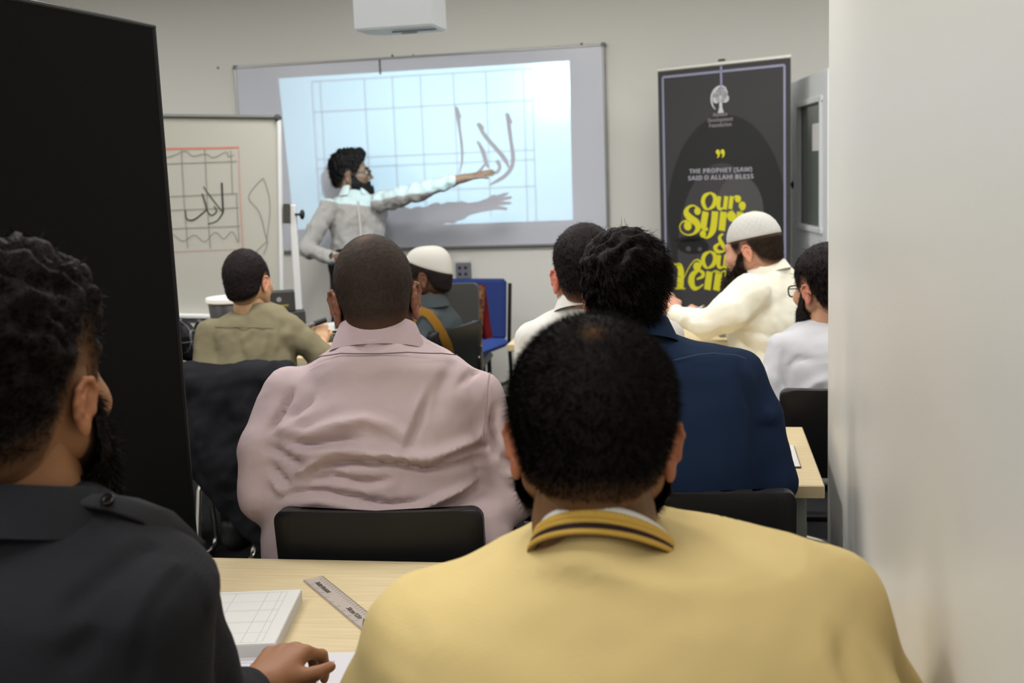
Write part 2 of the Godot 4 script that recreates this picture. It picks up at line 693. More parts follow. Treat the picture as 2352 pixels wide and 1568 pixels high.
func head_frame(spec: Dictionary) -> Transform3D:
	var b := Basis.from_euler(Vector3(deg_to_rad(spec.pitch), deg_to_rad(spec.turn), deg_to_rad(spec.get("roll", 0.0))))
	return Transform3D(b.scaled_local(Vector3(spec.get("wide", 1.0), spec.get("tall", 1.0), spec.get("deep", 1.0)) * spec.get("size", 1.0)), spec.head)

# the skin of head and ears, painted: stubble under the hairline and the beard, redder ears
func head_skin(spec: Dictionary) -> Flesh:
	var s := Flesh.new()
	var x := head_frame(spec)
	var skin: Color = spec.skin
	var dark: Color = spec.get("hair_colour", Color(0.012, 0.010, 0.009))
	var h := Flesh.new()
	h.v = head0.v
	h.n = head0.n
	h.i = head0.i
	h.c.resize(h.v.size())
	for k in h.v.size():
		var p := h.v[k]
		var stub := clampf((above_hairline(p) + 0.022) / 0.03, 0.0, 1.0) * 0.75
		stub = maxf(stub, in_beard(p) * 0.8 * spec.get("stubble", 0.0))
		var col := skin.lerp(dark, stub)
		if absf(p.x) < 0.019 and p.z < -0.088 and p.y < -0.044 and p.y > -0.068:
			col = Color(skin.r * 0.9, skin.g * 0.6, skin.b * 0.6)
		for sd in [-1.0, 1.0]:
			if p.distance_to(Vector3(sd * 0.032, 0.012, -0.094)) < 0.010:
				col = Color(0.7, 0.68, 0.65)
			if p.distance_to(Vector3(sd * 0.030, 0.012, -0.0965)) < 0.0052:
				col = Color(0.02, 0.015, 0.01)
		if p.z < -0.07 and p.y > 0.030 and p.y < 0.040 and absf(p.x) > 0.012 and absf(p.x) < 0.047:
			col = dark
		h.c[k] = col
	s.add(h, x)
	var e := Flesh.new()
	e.v = ear0.v
	e.n = ear0.n
	e.i = ear0.i
	var flush: Color = spec.get("ear", Color(skin.r * 1.25, skin.g * 0.92, skin.b * 0.85))
	e.paint(flush)
	var splay: float = spec.get("splay", 28.0)
	for sd in [1.0, -1.0]:
		var eb := Basis(Vector3.UP, deg_to_rad(-splay if sd > 0 else splay)) * Basis(Vector3.RIGHT, deg_to_rad(-10.0))
		if sd < 0:
			eb = Basis(Vector3.UP, deg_to_rad(splay)) * Basis(Vector3.RIGHT, deg_to_rad(-10.0)) * Basis.from_scale(Vector3(-1, 1, 1))
		eb = eb.scaled_local(Vector3.ONE * spec.get("ear_size", 0.92))
		var t := Transform3D(eb, Vector3(sd * 0.078, -0.006, 0.016))
		s.add(e, x * t, sd < 0)
	return s

# short or wavy hair: a cap raised from the scalp plus loose strands
func hair_mesh(spec: Dictionary, beard := false) -> ArrayMesh:
	var x := head_frame(spec)
	var st: Dictionary = spec.beard if beard else spec.hair
	var thick: float = st.thick
	var amp: float = st.get("amp", 0.0)
	var fade: float = st.get("fade", 0.03)
	var dark: Color = spec.get("hair_colour", Color(0.012, 0.010, 0.009))
	var skin: Color = spec.skin
	lumps.seed = st.get("seed", 1)
	lumps.frequency = st.get("freq", 60.0)
	lumps.fractal_octaves = 2
	var m := Flesh.new()
	var keep := PackedInt32Array()
	keep.resize(head0.v.size())
	keep.fill(-1)
	var mask := PackedFloat32Array()
	for k in head0.v.size():
		var p := head0.v[k]
		var a := 0.0
		if beard:
			a = in_beard(p)
		else:
			a = clampf((above_hairline(p) + 0.004) / fade, 0.0, 1.0)
			if st.has("below"):
				a *= clampf((st.below.x + st.below.y * (p.z - 0.013) - p.y) / 0.006, 0.0, 1.0)
		if a <= 0.0:
			continue
		var t := thick * pow(a, 0.8)
		if not beard:
			t *= lerpf(st.get("sides", 1.0), 1.0, smoothstep(0.02, 0.085, p.y))
			t += st.get("quiff", 0.0) * smoothstep(0.02, -0.075, p.z) * smoothstep(0.075, 0.11, p.y)
		else:
			t = t * (0.35 + 0.65 * smoothstep(-0.02, -0.075, p.y)) + st.get("long", 0.0) * smoothstep(-0.06, -0.105, p.y) * smoothstep(-0.01, -0.06, p.z)
		t += amp * a * (lumps.get_noise_3dv(p * Vector3(1, 1, 0.7)) + 0.3)
		if amp > 0.004 and not beard:
			t += amp * 0.5 * a * sin(p.z * 260.0 + p.x * 120.0 + 6.0 * lumps.get_noise_3dv(p * 0.4)) * smoothstep(0.03, 0.08, p.y)
		keep[k] = m.v.size()
		var along := head0.n[k]
		if beard:
			along = (along + Vector3(0, -0.9, -0.25) * smoothstep(-0.06, -0.10, p.y)).normalized()
		m.v.append(p + along * maxf(t, 0.0006))
		m.n.append(head0.n[k])
		var tone := clampf(a * 1.4 - 0.1, 0.0, 1.0)
		if not beard and st.has("bald"):
			var q: Vector3 = st.bald
			tone *= 1.0 - 0.85 * exp(-pow(p.distance_to(q) / st.get("bald_size", 0.010), 2.0))
		if st.has("mottle"):
			tone *= 1.0 - st.mottle * clampf(0.5 + 1.2 * lumps.get_noise_3dv(p * 1.7), 0.0, 1.0)
		m.c.append(skin.lerp(dark, 0.55 + 0.45 * tone if not st.has("bald") else 0.25 + 0.75 * tone))
		mask.append(a)
	for t in range(0, head0.i.size(), 3):
		var a := keep[head0.i[t]]
		var b := keep[head0.i[t + 1]]
		var d := keep[head0.i[t + 2]]
		if a >= 0 and b >= 0 and d >= 0:
			m.i.append_array(PackedInt32Array([a, b, d]))
	m.normals()
	var base := m.i.size() / 3
	var count: int = st.get("strands", 0)
	var length: float = st.get("length", 0.012)
	var w: float = st.get("strand_width", 0.0007)
	var comb: Vector3 = st.get("comb", Vector3(0, -0.5, 0.2))
	var curl: float = st.get("curl", 0.0)
	rng.seed = 77 + count
	for s in count:
		var t := rng.randi_range(0, base - 1) * 3
		var k := m.i[t]
		var a := mask[k]
		if a < 0.35:
			continue
		var p := m.v[k].lerp(m.v[m.i[t + 1]], rng.randf()).lerp(m.v[m.i[t + 2]], rng.randf()) - m.n[k] * 0.002
		var nrm := m.n[k]
		var dir: Vector3 = (nrm * st.get("lift", 0.8) + comb + Vector3(rng.randfn(), rng.randfn(), rng.randfn()) * 0.28).normalized()
		var side: Vector3 = dir.cross(nrm + Vector3(0.1, 0.2, 0.3)).normalized()
		if rng.randf() < 0.5:
			side = side.cross(dir)
		var l := length * lerpf(0.45, 1.0, a) * rng.randf_range(0.6, 1.15)
		var c := m.c[k] * rng.randf_range(0.75, 1.5)
		var at := p
		var first := m.v.size()
		var segs := 1 if length < 0.014 else 4
		for q in segs:
			var ww := w * (1.0 - 0.6 * q / segs)
			m.v.append(at - side * ww * 0.5)
			m.v.append(at + side * ww * 0.5)
			for z in 2:
				m.n.append((nrm + dir * 0.2).normalized())
				m.c.append(c)
			at += dir * l / segs
			dir = (dir + side * curl + comb * 0.25 - nrm * curl * 0.5).normalized()
			side = (side + nrm * curl * 0.6).normalized()
		m.v.append(at)
		m.n.append((nrm + dir * 0.2).normalized())
		m.c.append(c)
		for q in segs:
			var o := first + q * 2
			if q < segs - 1:
				m.i.append_array(PackedInt32Array([o, o + 1, o + 3, o, o + 3, o + 2]))
			else:
				m.i.append_array(PackedInt32Array([o, o + 1, o + 2]))
	for k in m.v.size():
		m.v[k] = x * m.v[k]
		m.n[k] = (x.basis * m.n[k]).normalized()
	return m.commit(spec.root)

# a round skullcap: a dome cut off by a tilted plane, with a rolled rim
func cap_mesh(spec: Dictionary) -> ArrayMesh:
	var x := head_frame(spec)
	var st: Dictionary = spec.cap
	var b := Build.new()
	var rings := []
	var rows := 26
	for r in rows + 1:
		var ring := PackedVector3Array()
		for k in 56:
			var a := TAU * k / 56
			var dir := Vector3(cos(a), 0, sin(a))
			var rim_y: float = st.rim + st.tilt * dir.z * 0.1
			var top: float = st.top
			var g := float(r) / rows
			var yy := lerpf(top, rim_y, pow(g, 1.6) if r < rows - 1 else 1.0)
			var up := clampf((yy - 0.036) / (top - 0.036), -1.0, 1.0)
			var rad := pow(maxf(1.0 - pow(absf(up), st.get("power", 2.2)), 0.0), 1.0 / st.get("power", 2.2))
			var out := 0.0
			if r == rows:
				out = -0.004
			elif r == rows - 1:
				yy = rim_y - 0.001
			if st.get("ribs", 0.0) > 0.0:
				out += st.ribs * sin(a * 22.0) * sin(g * 30.0) * smoothstep(0.12, 0.4, g) * smoothstep(1.0, 0.9, g)
			ring.append(x * Vector3(dir.x * (st.get("wide", 0.084) * rad + out), yy, 0.013 + dir.z * (st.get("wide", 0.084) * rad + 0.020 * rad + out)))
		rings.append(ring)
	b.skin(rings, true, false)
	return b.mesh(spec.root)

func glasses_mesh(spec: Dictionary) -> ArrayMesh:
	var x := head_frame(spec)
	var b := Build.new()
	for s in [-1.0, 1.0]:
		var loop := []
		for k in 17:
			var a := TAU * k / 16
			loop.append(x * Vector3(s * 0.033 + 0.025 * signf(cos(a)) * pow(absf(cos(a)), 0.6), 0.008 + 0.017 * signf(sin(a)) * pow(absf(sin(a)), 0.6), -0.112 + 0.004 * absf(cos(a))))
		b.tube(loop, 0.0026, 6)
		b.tube([x * Vector3(s * 0.058, 0.016, -0.109), x * Vector3(s * 0.076, 0.016, -0.08), x * Vector3(s * 0.081, 0.014, -0.02), x * Vector3(s * 0.082, 0.012, 0.015), x * Vector3(s * 0.080, -0.012, 0.035)], 0.0018, 6)
	b.tube([x * Vector3(-0.009, 0.012, -0.113), x * Vector3(0, 0.015, -0.117), x * Vector3(0.009, 0.012, -0.113)], 0.0017, 6)
	return b.mesh(spec.root)

func lens_mesh(spec: Dictionary) -> ArrayMesh:
	var x := head_frame(spec)
	var b := Build.new()
	for s in [-1.0, 1.0]:
		b.disc(Vector3.ZERO, x.basis.x, x.basis.y, Vector2.ZERO, Vector2.ZERO)
		var c := x * Vector3(s * 0.033, 0.008, -0.111)
		b.disc(c, x.basis.x, x.basis.y, Vector2.ZERO, Vector2(0.024, 0.016))
		b.disc(c + x.basis.z * 0.0015, x.basis.x, x.basis.y, Vector2.ZERO, Vector2(0.024, 0.016))
	return b.mesh(spec.root)

# a hand of palm, four fingers and a thumb; curl 0 is straight, 1 a fist; thumb: +1 if the thumb leaves to the side dir x up
func hand(wrist: Vector3, dir: Vector3, up: Vector3, thumb: float, curls: Array, spread := 0.12, s := 1.0, h := 0.0035, thumb_bend := 0.3) -> Flesh:
	var f := Field.new()
	dir = dir.normalized()
	var side := dir.cross(up).normalized() * thumb
	up = (side.cross(dir) * thumb).normalized()
	var lengths := [0.074, 0.084, 0.078, 0.060]
	var reach := [0.090, 0.092, 0.087, 0.079]
	f.cap(wrist - dir * 0.03 * s, wrist + dir * 0.012 * s, 0.024 * s, 0.022 * s, 0.02)
	for k in 4:
		var o := (1.5 - k) * 0.0195 * s
		var d := (dir + side * (1.5 - k) * spread).normalized()
		var knuckle: Vector3 = wrist + dir * reach[k] * s + side * o * 1.05 + up * (0.004 - absf(k - 1.2) * 0.002) * s
		f.cap(wrist + side * o * 0.55 + dir * 0.012 * s, knuckle, 0.0145 * s, 0.0112 * s, 0.012)
		var p := knuckle
		var bend: float = curls[k]
		var ang := 0.0
		var r := [0.0098, 0.0088, 0.0080, 0.0066]
		for q in 3:
			ang += bend * [1.15, 1.35, 0.9][q]
			var e := d * cos(ang) - up * sin(ang)
			var l: float = lengths[k] * [0.46, 0.31, 0.23][q] * s
			f.cap(p, p + e * l, r[q] * s, r[q + 1] * s, 0.004)
			p += e * l
	f.cap(wrist + dir * 0.02 * s + side * 0.022 * s - up * 0.006 * s, wrist + dir * 0.05 * s + side * 0.032 * s - up * 0.010 * s, 0.017 * s, 0.013 * s, 0.014)
	var t0 := wrist + dir * 0.042 * s + side * 0.034 * s - up * 0.010 * s
	var td := (dir * 0.72 + side * 0.68 - up * 0.15).normalized()
	var t1 := t0 + td * 0.034 * s
	var td2 := (dir * 0.95 + side * (0.45 - thumb_bend) - up * (0.1 + thumb_bend)).normalized()
	f.cap(t0, t1, 0.0125 * s, 0.0105 * s, 0.008)
	f.cap(t1, t1 + td2 * 0.028 * s, 0.0102 * s, 0.0078 * s, 0.004)
	return f.mesh(h)

# bare body under the clothes: neck, trunk, limbs; joined with head, ears and hands into one mesh
func body(p: Node3D, spec: Dictionary, f: Field, hands: Array) -> void:
	var skin: Color = spec.skin
	var x := head_frame(spec)
	var upright := spec.duplicate()
	upright.pitch = spec.pitch * 0.35
	upright.roll = spec.get("roll", 0.0) * 0.4
	var neck_mid := head_frame(upright) * Vector3(0, -0.085, 0.014)
	f.cap(x * Vector3(0, 0.0, 0.02), neck_mid, 0.054 * spec.get("neck", 1.0), 0.054 * spec.get("neck", 1.0), 0.02)
	f.cap(neck_mid, spec.neck_base, 0.054 * spec.get("neck", 1.0), 0.060 * spec.get("neck", 1.0), 0.02)
	f.cap(x * Vector3(0, -0.06, -0.02), neck_mid, 0.04, 0.05, 0.02)
	var m := f.mesh(spec.get("cell", 0.012))
	m.paint(skin)
	if spec.has("stubbly_neck"):
		lumps.seed = 5
		lumps.frequency = 90.0
		var inv := x.affine_inverse()
		for k in m.v.size():
			var q := inv * m.v[k]
			var g := clampf((q.y + 0.13) / 0.06, 0.0, 1.0) * 0.7 + 0.25 * lumps.get_noise_3dv(m.v[k])
			m.c[k] = skin.lerp(Color(0.03, 0.02, 0.013), clampf(g * spec.stubbly_neck, 0.0, 0.9))
	m.add(head_skin(spec))
	for hd in hands:
		m.add((hd as Flesh).paint(spec.get("hand", skin)))
	part("body", m.commit(spec.root), skin_mat, p)

var skin_mat: StandardMaterial3D
var hair_mat: StandardMaterial3D

func person(called: String, spec: Dictionary, label: String) -> Node3D:
	var p := thing(called, label, "person", spec.root)
	if spec.has("hair"):
		part("hair", hair_mesh(spec), hair_mat, p)
	if spec.has("beard"):
		part("beard", hair_mesh(spec, true), hair_mat, p)
	return p

# a round collar: a sloping double band about the neck
func collar_mesh(c: Vector3, tilt: Vector3, top: Vector2, low: Vector2, height: float, root: Vector3, gap := 0.0, stand := 0.0) -> ArrayMesh:
	var b := Build.new()
	var bs := Basis.from_euler(tilt)
	var rings := []
	var prof := [[0.0, 0.0, -0.004], [0.55, 0.3, 0.0], [1.0, 1.0, 0.0], [1.06, 1.06, 0.002], [1.0, 1.02, 0.006], [0.5, 0.35, 0.008], [0.0, -0.35, 0.010]]
	for pr in prof:
		var ring := PackedVector3Array()
		for k in 49:
			var a: float = lerpf(gap, TAU - gap, k / 48.0) - PI / 2
			var rx: float = lerpf(low.x, top.x, pr[0]) + pr[2]
			var rz: float = lerpf(low.y, top.y, pr[0]) + pr[2]
			ring.append(c + bs * Vector3(cos(a) * rx, height * pr[1] + stand * sin(a), sin(a) * rz))
		rings.append(ring)
	b.skin(rings, false)
	return b.mesh(root)

# trousered legs of a sitting person, feet on the floor
func sitting_legs(p: Node3D, root: Vector3, hip: Vector3, turn: float, m: Material, knee_y := 0.50, reach := 0.42) -> void:
	var f := Field.new()
	var fw := Vector3(-sin(turn), 0, -cos(turn))
	var rt := Vector3(cos(turn), 0, -sin(turn))
	f.ell(hip + Vector3(0, 0.02, 0), Vector3(0.17, 0.10, 0.12), 0.05, Basis(Vector3.UP, turn))
	for s: float in [-1.0, 1.0]:
		var knee: Vector3 = hip + fw * reach + rt * s * 0.13
		knee.y = knee_y
		var ankle: Vector3 = knee + fw * 0.03
		ankle.y = 0.09
		f.cap(hip + rt * s * 0.09, knee, 0.085, 0.065, 0.04)
		f.cap(knee, ankle, 0.062, 0.05, 0.03)
	part("trousers", f.mesh(0.018).commit(root), m, p)
	for s in [-1.0, 1.0]:
		var g := Field.new()
		var heel: Vector3 = hip + fw * (reach + 0.01) + rt * s * 0.13
		heel.y = 0.045
		g.cap(heel, heel + fw * 0.17, 0.042, 0.036, 0.02)
		g.cap(heel, heel + Vector3(0, 0.05, 0), 0.042, 0.046, 0.02)
		part("shoe", g.mesh(0.014).commit(root), shoe_mat, p)
var shoe_mat: StandardMaterial3D

# a stitched seam that follows the back of a garment through (x, y) points
func seam(s: Flesh, pts: Array, r: float, root: Vector3) -> ArrayMesh:
	var path := []
	for k in pts.size() - 1:
		for q in 4:
			var a: Vector2 = (pts[k] as Vector2).lerp(pts[k + 1], q / 4.0)
			var z := s.back(a.x, a.y)
			if z > -1e8:
				path.append(Vector3(a.x, a.y, z + r * 0.2))
	for q in 2:
		for k in range(1, path.size() - 1):
			path[k].z = (path[k - 1].z + path[k].z * 2.0 + path[k + 1].z) * 0.25
	return Build.new().tube(path, r, 5).mesh(root)

# ---------------------------------------------------------------- furniture
func chair(label: String, at: Vector3, turn: float) -> Node3D:
	var t := thing("chair", label, "chair", at, turn, "black plastic chairs of the class")
	var b := Build.new()
	var rings := []
	for r in 25:   # curved back shell with rounded corners
		var g := 0.5 - 0.5 * cos(PI * r / 24.0)
		var y := lerpf(0.565, 0.815, g)
		var w := 0.197
		var e := minf(g, 1.0 - g) * 0.25
		if e < 0.022:
			w -= 0.022 * (1.0 - sqrt(1.0 - pow(1.0 - e / 0.022, 2.0)))
		var ring := PackedVector3Array()
		for side in 2:
			for k in 13:
				var u := lerpf(-1.0, 1.0, k / 12.0) * (1.0 if side == 0 else -1.0)
				var z := 0.235 + 0.03 * (g - 0.5) - 0.03 * u * u * (0.6 if absf(u) < 0.9 else 0.8) + (0.012 if side == 0 else -0.002)
				if absf(u) > 0.9:
					z += 0.008 if side == 0 else -0.008
				ring.append(Vector3(u * w, y, z))
		rings.append(ring)
	b.skin(rings)
	part("backrest", b.mesh(), chair_black, t)
	for s in [-1.0, 1.0]:
		part("screw", Build.new().lathe(Vector3(s * 0.180, 0.655, 0.228), [Vector2(0, 0), Vector2(0.006, 0.001), Vector2(0.006, 0.006), Vector2(0.003, 0.009), Vector2(0, 0.009)], 10, Vector3(0, 0, 1)).mesh(), chrome, t)
	part("seat", Build.new().box(Vector3(0, 0.445, 0.0), Vector3(0.42, 0.03, 0.41), 0.012).mesh(), chair_black, t)
	for s in [-1.0, 1.0]:
		var f := Build.new()
		var x: float = s * 0.205
		f.tube([Vector3(x, 0.70, 0.225), Vector3(x, 0.56, 0.225), Vector3(x, 0.46, 0.20), Vector3(x, 0.425, 0.12), Vector3(x, 0.42, -0.14), Vector3(x, 0.40, -0.19), Vector3(x, 0.36, -0.205), Vector3(x, 0.06, -0.24), Vector3(x, 0.025, -0.225), Vector3(x, 0.0125, -0.19), Vector3(x, 0.0125, 0.20), Vector3(x, 0.03, 0.235), Vector3(x, 0.065, 0.235), Vector3(x, 0.38, 0.16), Vector3(x, 0.42, 0.13)], 0.011, 8)
		part("leg_frame", f.mesh(), chrome, t)
	part("crossbar", Build.new().tube([Vector3(-0.205, 0.0125, 0.19), Vector3(0.205, 0.0125, 0.19)], 0.011, 8).mesh(), chrome, t)
	return t

func desk(label: String, at: Vector3, turn: float, w: float, d: float) -> Node3D:
	var t := thing("desk", label, "desk", at, turn, "pale maple class desks")
	part("tabletop", Build.new().box(Vector3(0, 0.715, 0), Vector3(w, 0.03, d), 0.0025).mesh(), maple, t)
	for s in [-1.0, 1.0]:
		for z in [-1.0, 1.0]:
			part("leg", Build.new().box(Vector3(s * (w * 0.5 - 0.055), 0.35, z * (d * 0.5 - 0.055)), Vector3(0.04, 0.70, 0.04), 0.004).mesh(), leg_grey, t)
		part("rail", Build.new().box(Vector3(s * (w * 0.5 - 0.055), 0.67, 0), Vector3(0.03, 0.05, d - 0.15), 0.003).mesh(), leg_grey, t)
	part("apron", Build.new().box(Vector3(0, 0.67, -(d * 0.5 - 0.055)), Vector3(w - 0.15, 0.05, 0.03), 0.003).mesh(), leg_grey, t)
	return t

func letters(words: String, font: String, bold: bool, height: float, mat_: Material, parent: Node3D, at: Vector3, width := 0.0) -> void:
	var f := SystemFont.new()
	f.font_names = PackedStringArray([font])
	f.font_weight = 700 if bold else 400
	var m := TextMesh.new()
	m.text = words
	m.font = f
	m.font_size = 32
	m.pixel_size = height / 32.0 * 1.36
	m.depth = 0.0006
	var o := part("lettering", m, mat_, parent)
	o.position = at
	if width > 0.0:
		o.scale.x = width / maxf(m.get_aabb().size.x, 0.001)

func strokes(list: Array, lift := 0.0) -> Build:
	var b := Build.new()
	for s in list:
		b.stroke(Vector3.ZERO, Vector3.RIGHT, Vector3.UP, s[0], s[1], lift)
	return b

func ruled_sheet(size: Vector2, lines_x: Array, lines_y: Array, tone: Color, ink: Color) -> ImageTexture:
	var w := 512
	var h := int(512 * size.y / size.x)
	var im := Image.create_empty(w, h, false, Image.FORMAT_RGBA8)
	im.fill(tone)
	var a: float = lines_x[0]
	var b: float = lines_x[lines_x.size() - 1]
	var c: float = lines_y[0]
	var d: float = lines_y[lines_y.size() - 1]
	for x in lines_x:
		im.fill_rect(Rect2i(int(x * w), int(c * h), 2, int((d - c) * h)), ink)
	for y in lines_y:
		im.fill_rect(Rect2i(int(a * w), int(y * h), int((b - a) * w), 2), ink)
	return ImageTexture.create_from_image(im)

var maple: StandardMaterial3D
var leg_grey: StandardMaterial3D
var chair_black: StandardMaterial3D
var chrome: StandardMaterial3D
var folds := FastNoiseLite.new()

func garment(f: Field, cell: float, crumple_by: float, seed_: int, freq := 9.0) -> Flesh:
	var s := f.mesh(cell)
	s.smooth(1, 0.4)
	folds.seed = seed_
	folds.frequency = freq
	folds.fractal_octaves = 3
	folds.fractal_type = FastNoiseLite.FRACTAL_FBM
	if crumple_by > 0.0:
		s.crumple(folds, crumple_by)
	return s

func _ready() -> void:
	# ---------------- camera, air, exposure
	var cam := Camera3D.new()
	cam.name = "camera"
	cam.position = Vector3(0, 1.42, 0)
	cam.rotation_order = EULER_ORDER_YXZ
	cam.rotation_degrees = Vector3(-8.4, 12.5, -2.2)
	cam.fov = 33.58
	var lens := CameraAttributesPhysical.new()
	lens.frustum_focal_length = 39.8
	lens.frustum_focus_distance = 2.0
	lens.frustum_near = 0.05
	lens.frustum_far = 50.0
	lens.exposure_aperture = 6.4
	cam.attributes = lens
	add_child(cam)
	cam.current = true
	var air := WorldEnvironment.new()
	air.name = "air"
	var env := Environment.new()
	env.background_mode = Environment.BG_COLOR
	env.background_color = Color(0, 0, 0)
	env.tonemap_mode = Environment.TONE_MAPPER_LINEAR
	env.tonemap_exposure = 1.4
	env.sdfgi_enabled = true
	env.ssao_enabled = true
	env.ssil_enabled = true
	air.environment = env
	add_child(air)
	# ---------------- ceiling panels that light the room
	var glow := mat(Color(0.9, 0.9, 0.9), 0.5)
	glow.emission_enabled = true
	glow.emission = Color(1.0, 0.995, 0.985)
	glow.emission_energy_multiplier = 2.2
	var white_metal := mat(Color(0.82, 0.82, 0.82), 0.4)
	for px in [-4.5, -1.7, -0.3, 1.1]:
		for pz in [-4.9, -2.8, -0.7, 1.4]:
			var fit := thing("ceiling_light", "square white ceiling light panel set flush in the ceiling", "ceiling light", Vector3(px, 2.80, pz), 0.0, "ceiling light panels")
			part("frame", Build.new().box(Vector3(0, -0.004, 0), Vector3(0.62, 0.012, 0.62), 0.003).mesh(), white_metal, fit)
			part("diffuser", Build.new().box(Vector3(0, -0.012, 0), Vector3(0.58, 0.006, 0.58), 0.002).mesh(), glow, fit)
			var l := AreaLight3D.new()
			l.name = "panel_glow"
			l.area_size = Vector2(0.58, 0.58)
			l.area_normalize_energy = true
			l.light_energy = (2.4 if pz < -2.0 else 1.55) * (0.4 if px == -0.3 else 1.0)
			l.light_color = Color(1.0, 0.995, 0.985)
			l.shadow_enabled = true
			l.position = Vector3(0, -0.02, 0)
			l.rotation.x = -PI / 2
			l.set("area_range", 12.0)
			fit.add_child(l)

	# ---------------- materials
	make_weave()
	var wall_m := mat(Color(0.83, 0.825, 0.80), 0.7, 0.0, 0.3)
	var slab_m: StandardMaterial3D = wall_m.duplicate()
	slab_m.roughness = 0.42
	slab_m.metallic_specular = 0.45
	slab_m.normal_enabled = true
	slab_m.normal_texture = noise_tex(0.05, 3, [], 512, 2.0, 3)
	slab_m.normal_scale = 0.15
	slab_m.uv1_triplanar = true
	slab_m.uv1_scale = Vector3.ONE * 3.0
	slab_m.albedo_color = Color(0.80, 0.79, 0.765)
	var carpet := mat(Color(0.16, 0.16, 0.165), 1.0, 0.0, 0.1)
	carpet.albedo_texture = noise_tex(0.11, 8, [Color(0.7, 0.7, 0.7), Color(1.25, 1.25, 1.25)], 256)
	triplanar(carpet, Vector3.ONE * 3.0)
	var ceil_m := mat(Color(0.85, 0.85, 0.83), 0.9)
	maple = mat(Color(0.83, 0.76, 0.61), 0.42, 0.0, 0.4)
	maple.albedo_texture = noise_tex(0.02, 21, [Color(0.92, 0.905, 0.88), Color(1.0, 1.0, 1.0)], 512, 0.0, 5)
	triplanar(maple, Vector3(0.45, 9.0, 9.0))
	leg_grey = mat(Color(0.58, 0.59, 0.56), 0.45, 0.2)
	chair_black = mat(Color(0.10, 0.10, 0.105), 0.42, 0.0, 0.35)
	chrome = mat(Color(0.75, 0.74, 0.72), 0.16, 1.0)
	shoe_mat = mat(Color(0.12, 0.12, 0.12), 0.5)
	skin_mat = mat(Color.WHITE, 0.55, 0.0, 0.35)
	skin_mat.vertex_color_use_as_albedo = true
	hair_mat = mat(Color.WHITE, 0.68, 0.0, 0.22)
	hair_mat.vertex_color_use_as_albedo = true
	var paper := mat(Color(0.80, 0.795, 0.785), 0.75, 0.0, 0.2)
	var ink_black := mat(Color(0.03, 0.03, 0.03), 0.6)
	var tinted := mat(Color.WHITE, 0.7, 0.0, 0.2)
	tinted.vertex_color_use_as_albedo = true
	make_head0()

	# ---------------- the room
	struct("floor", Build.new().box(Vector3(-1.4, -0.05, -2.5), Vector3(8.3, 0.1, 9.6)).mesh(), carpet, "dark grey carpet floor under the desks and chairs")
	struct("ceiling", Build.new().box(Vector3(-1.4, 2.86, -2.5), Vector3(8.3, 0.1, 9.6)).mesh(), ceil_m, "plain white ceiling above the classroom")
	var fw := struct("wall_front", Build.new().box(Vector3(-1.4, 1.40, -7.06), Vector3(8.3, 2.82, 0.12)).mesh(), wall_m, "off white front wall behind the wall whiteboard")
	for q in [Vector2(-2.2519, 2.1854), Vector2(-2.1154, 2.1774), Vector2(-3.4451, 2.178), Vector2(-1.0487, 2.1844)]:
		part("wall_plug", Build.new().lathe(Vector3(q.x, q.y, -7.001), [Vector2(0, 0.0), Vector2(0.008, 0.0), Vector2(0.008, 0.003), Vector2(0, 0.003)], 10, Vector3(0, 0, 1)).mesh(), mat(Color(0.35, 0.32, 0.25)), fw)
	struct("wall_left", Build.new().box(Vector3(-5.5, 1.40, -2.5), Vector3(0.12, 2.82, 9.6)).mesh(), wall_m, "off white left side wall of the classroom")
	struct("wall_right", Build.new().box(Vector3(2.72, 1.40, -2.5), Vector3(0.12, 2.82, 9.6)).mesh(), wall_m, "off white far right side wall of the classroom")
	struct("wall_back", Build.new().box(Vector3(-1.4, 1.40, 2.32), Vector3(8.3, 2.82, 0.12)).mesh(), wall_m, "off white rear wall of the classroom")
	struct("wall_near", Build.new().box(Vector3(0.236, 1.40, -0.37), Vector3(0.13, 2.80, 5.26), 0.012).mesh(), slab_m, "white painted wall end close beside the man in yellow")
	struct("baseboard_front", Build.new().box(Vector3(-1.4, 0.05, -6.992), Vector3(8.1, 0.1, 0.016), 0.003).mesh(), mat(Color(0.6, 0.58, 0.52), 0.5), "pale baseboard along the foot of the front wall")
	# white door standing open beyond the banner
	var da := Vector3(0.2012, 0, -6.7434)
	var db := Vector3(0.3504, 0, -5.8321)
	var door := thing("door", "white door with a narrow glazed panel beyond the black banner", "door", da, atan2(-(db - da).z, (db - da).x))
	door.set_meta("kind", "structure")
	door.name = "door_1"
	var dw := (db - da).length()
	var g0 := 0.22 * dw
	var g1 := 0.86 * dw
	var dm := mat(Color(0.80, 0.81, 0.82), 0.45)
	part("door_leaf", Build.new().box(Vector3(g0 * 0.5, 0.935, 0), Vector3(g0, 1.87, 0.045), 0.003).box(Vector3((dw + g1) * 0.5, 0.935, 0), Vector3(dw - g1, 1.87, 0.045), 0.003).box(Vector3((g0 + g1) * 0.5, 0.54, 0), Vector3(g1 - g0, 1.08, 0.045)).box(Vector3((g0 + g1) * 0.5, 1.80, 0), Vector3(g1 - g0, 0.14, 0.045)).mesh(), dm, door)
	for fr in [[Vector3((g0 + g1) * 0.5, 1.075, 0.02), Vector3(g1 - g0 + 0.05, 0.03, 0.03)], [Vector3((g0 + g1) * 0.5, 1.735, 0.02), Vector3(g1 - g0 + 0.05, 0.03, 0.03)], [Vector3(g0, 1.405, 0.02), Vector3(0.03, 0.68, 0.03)], [Vector3(g1, 1.405, 0.02), Vector3(0.03, 0.68, 0.03)]]:
		part("glazing_bead", Build.new().box(fr[0], fr[1], 0.004).mesh(), dm, door)
	var pane := mat(Color(0.33, 0.37, 0.35), 0.12)
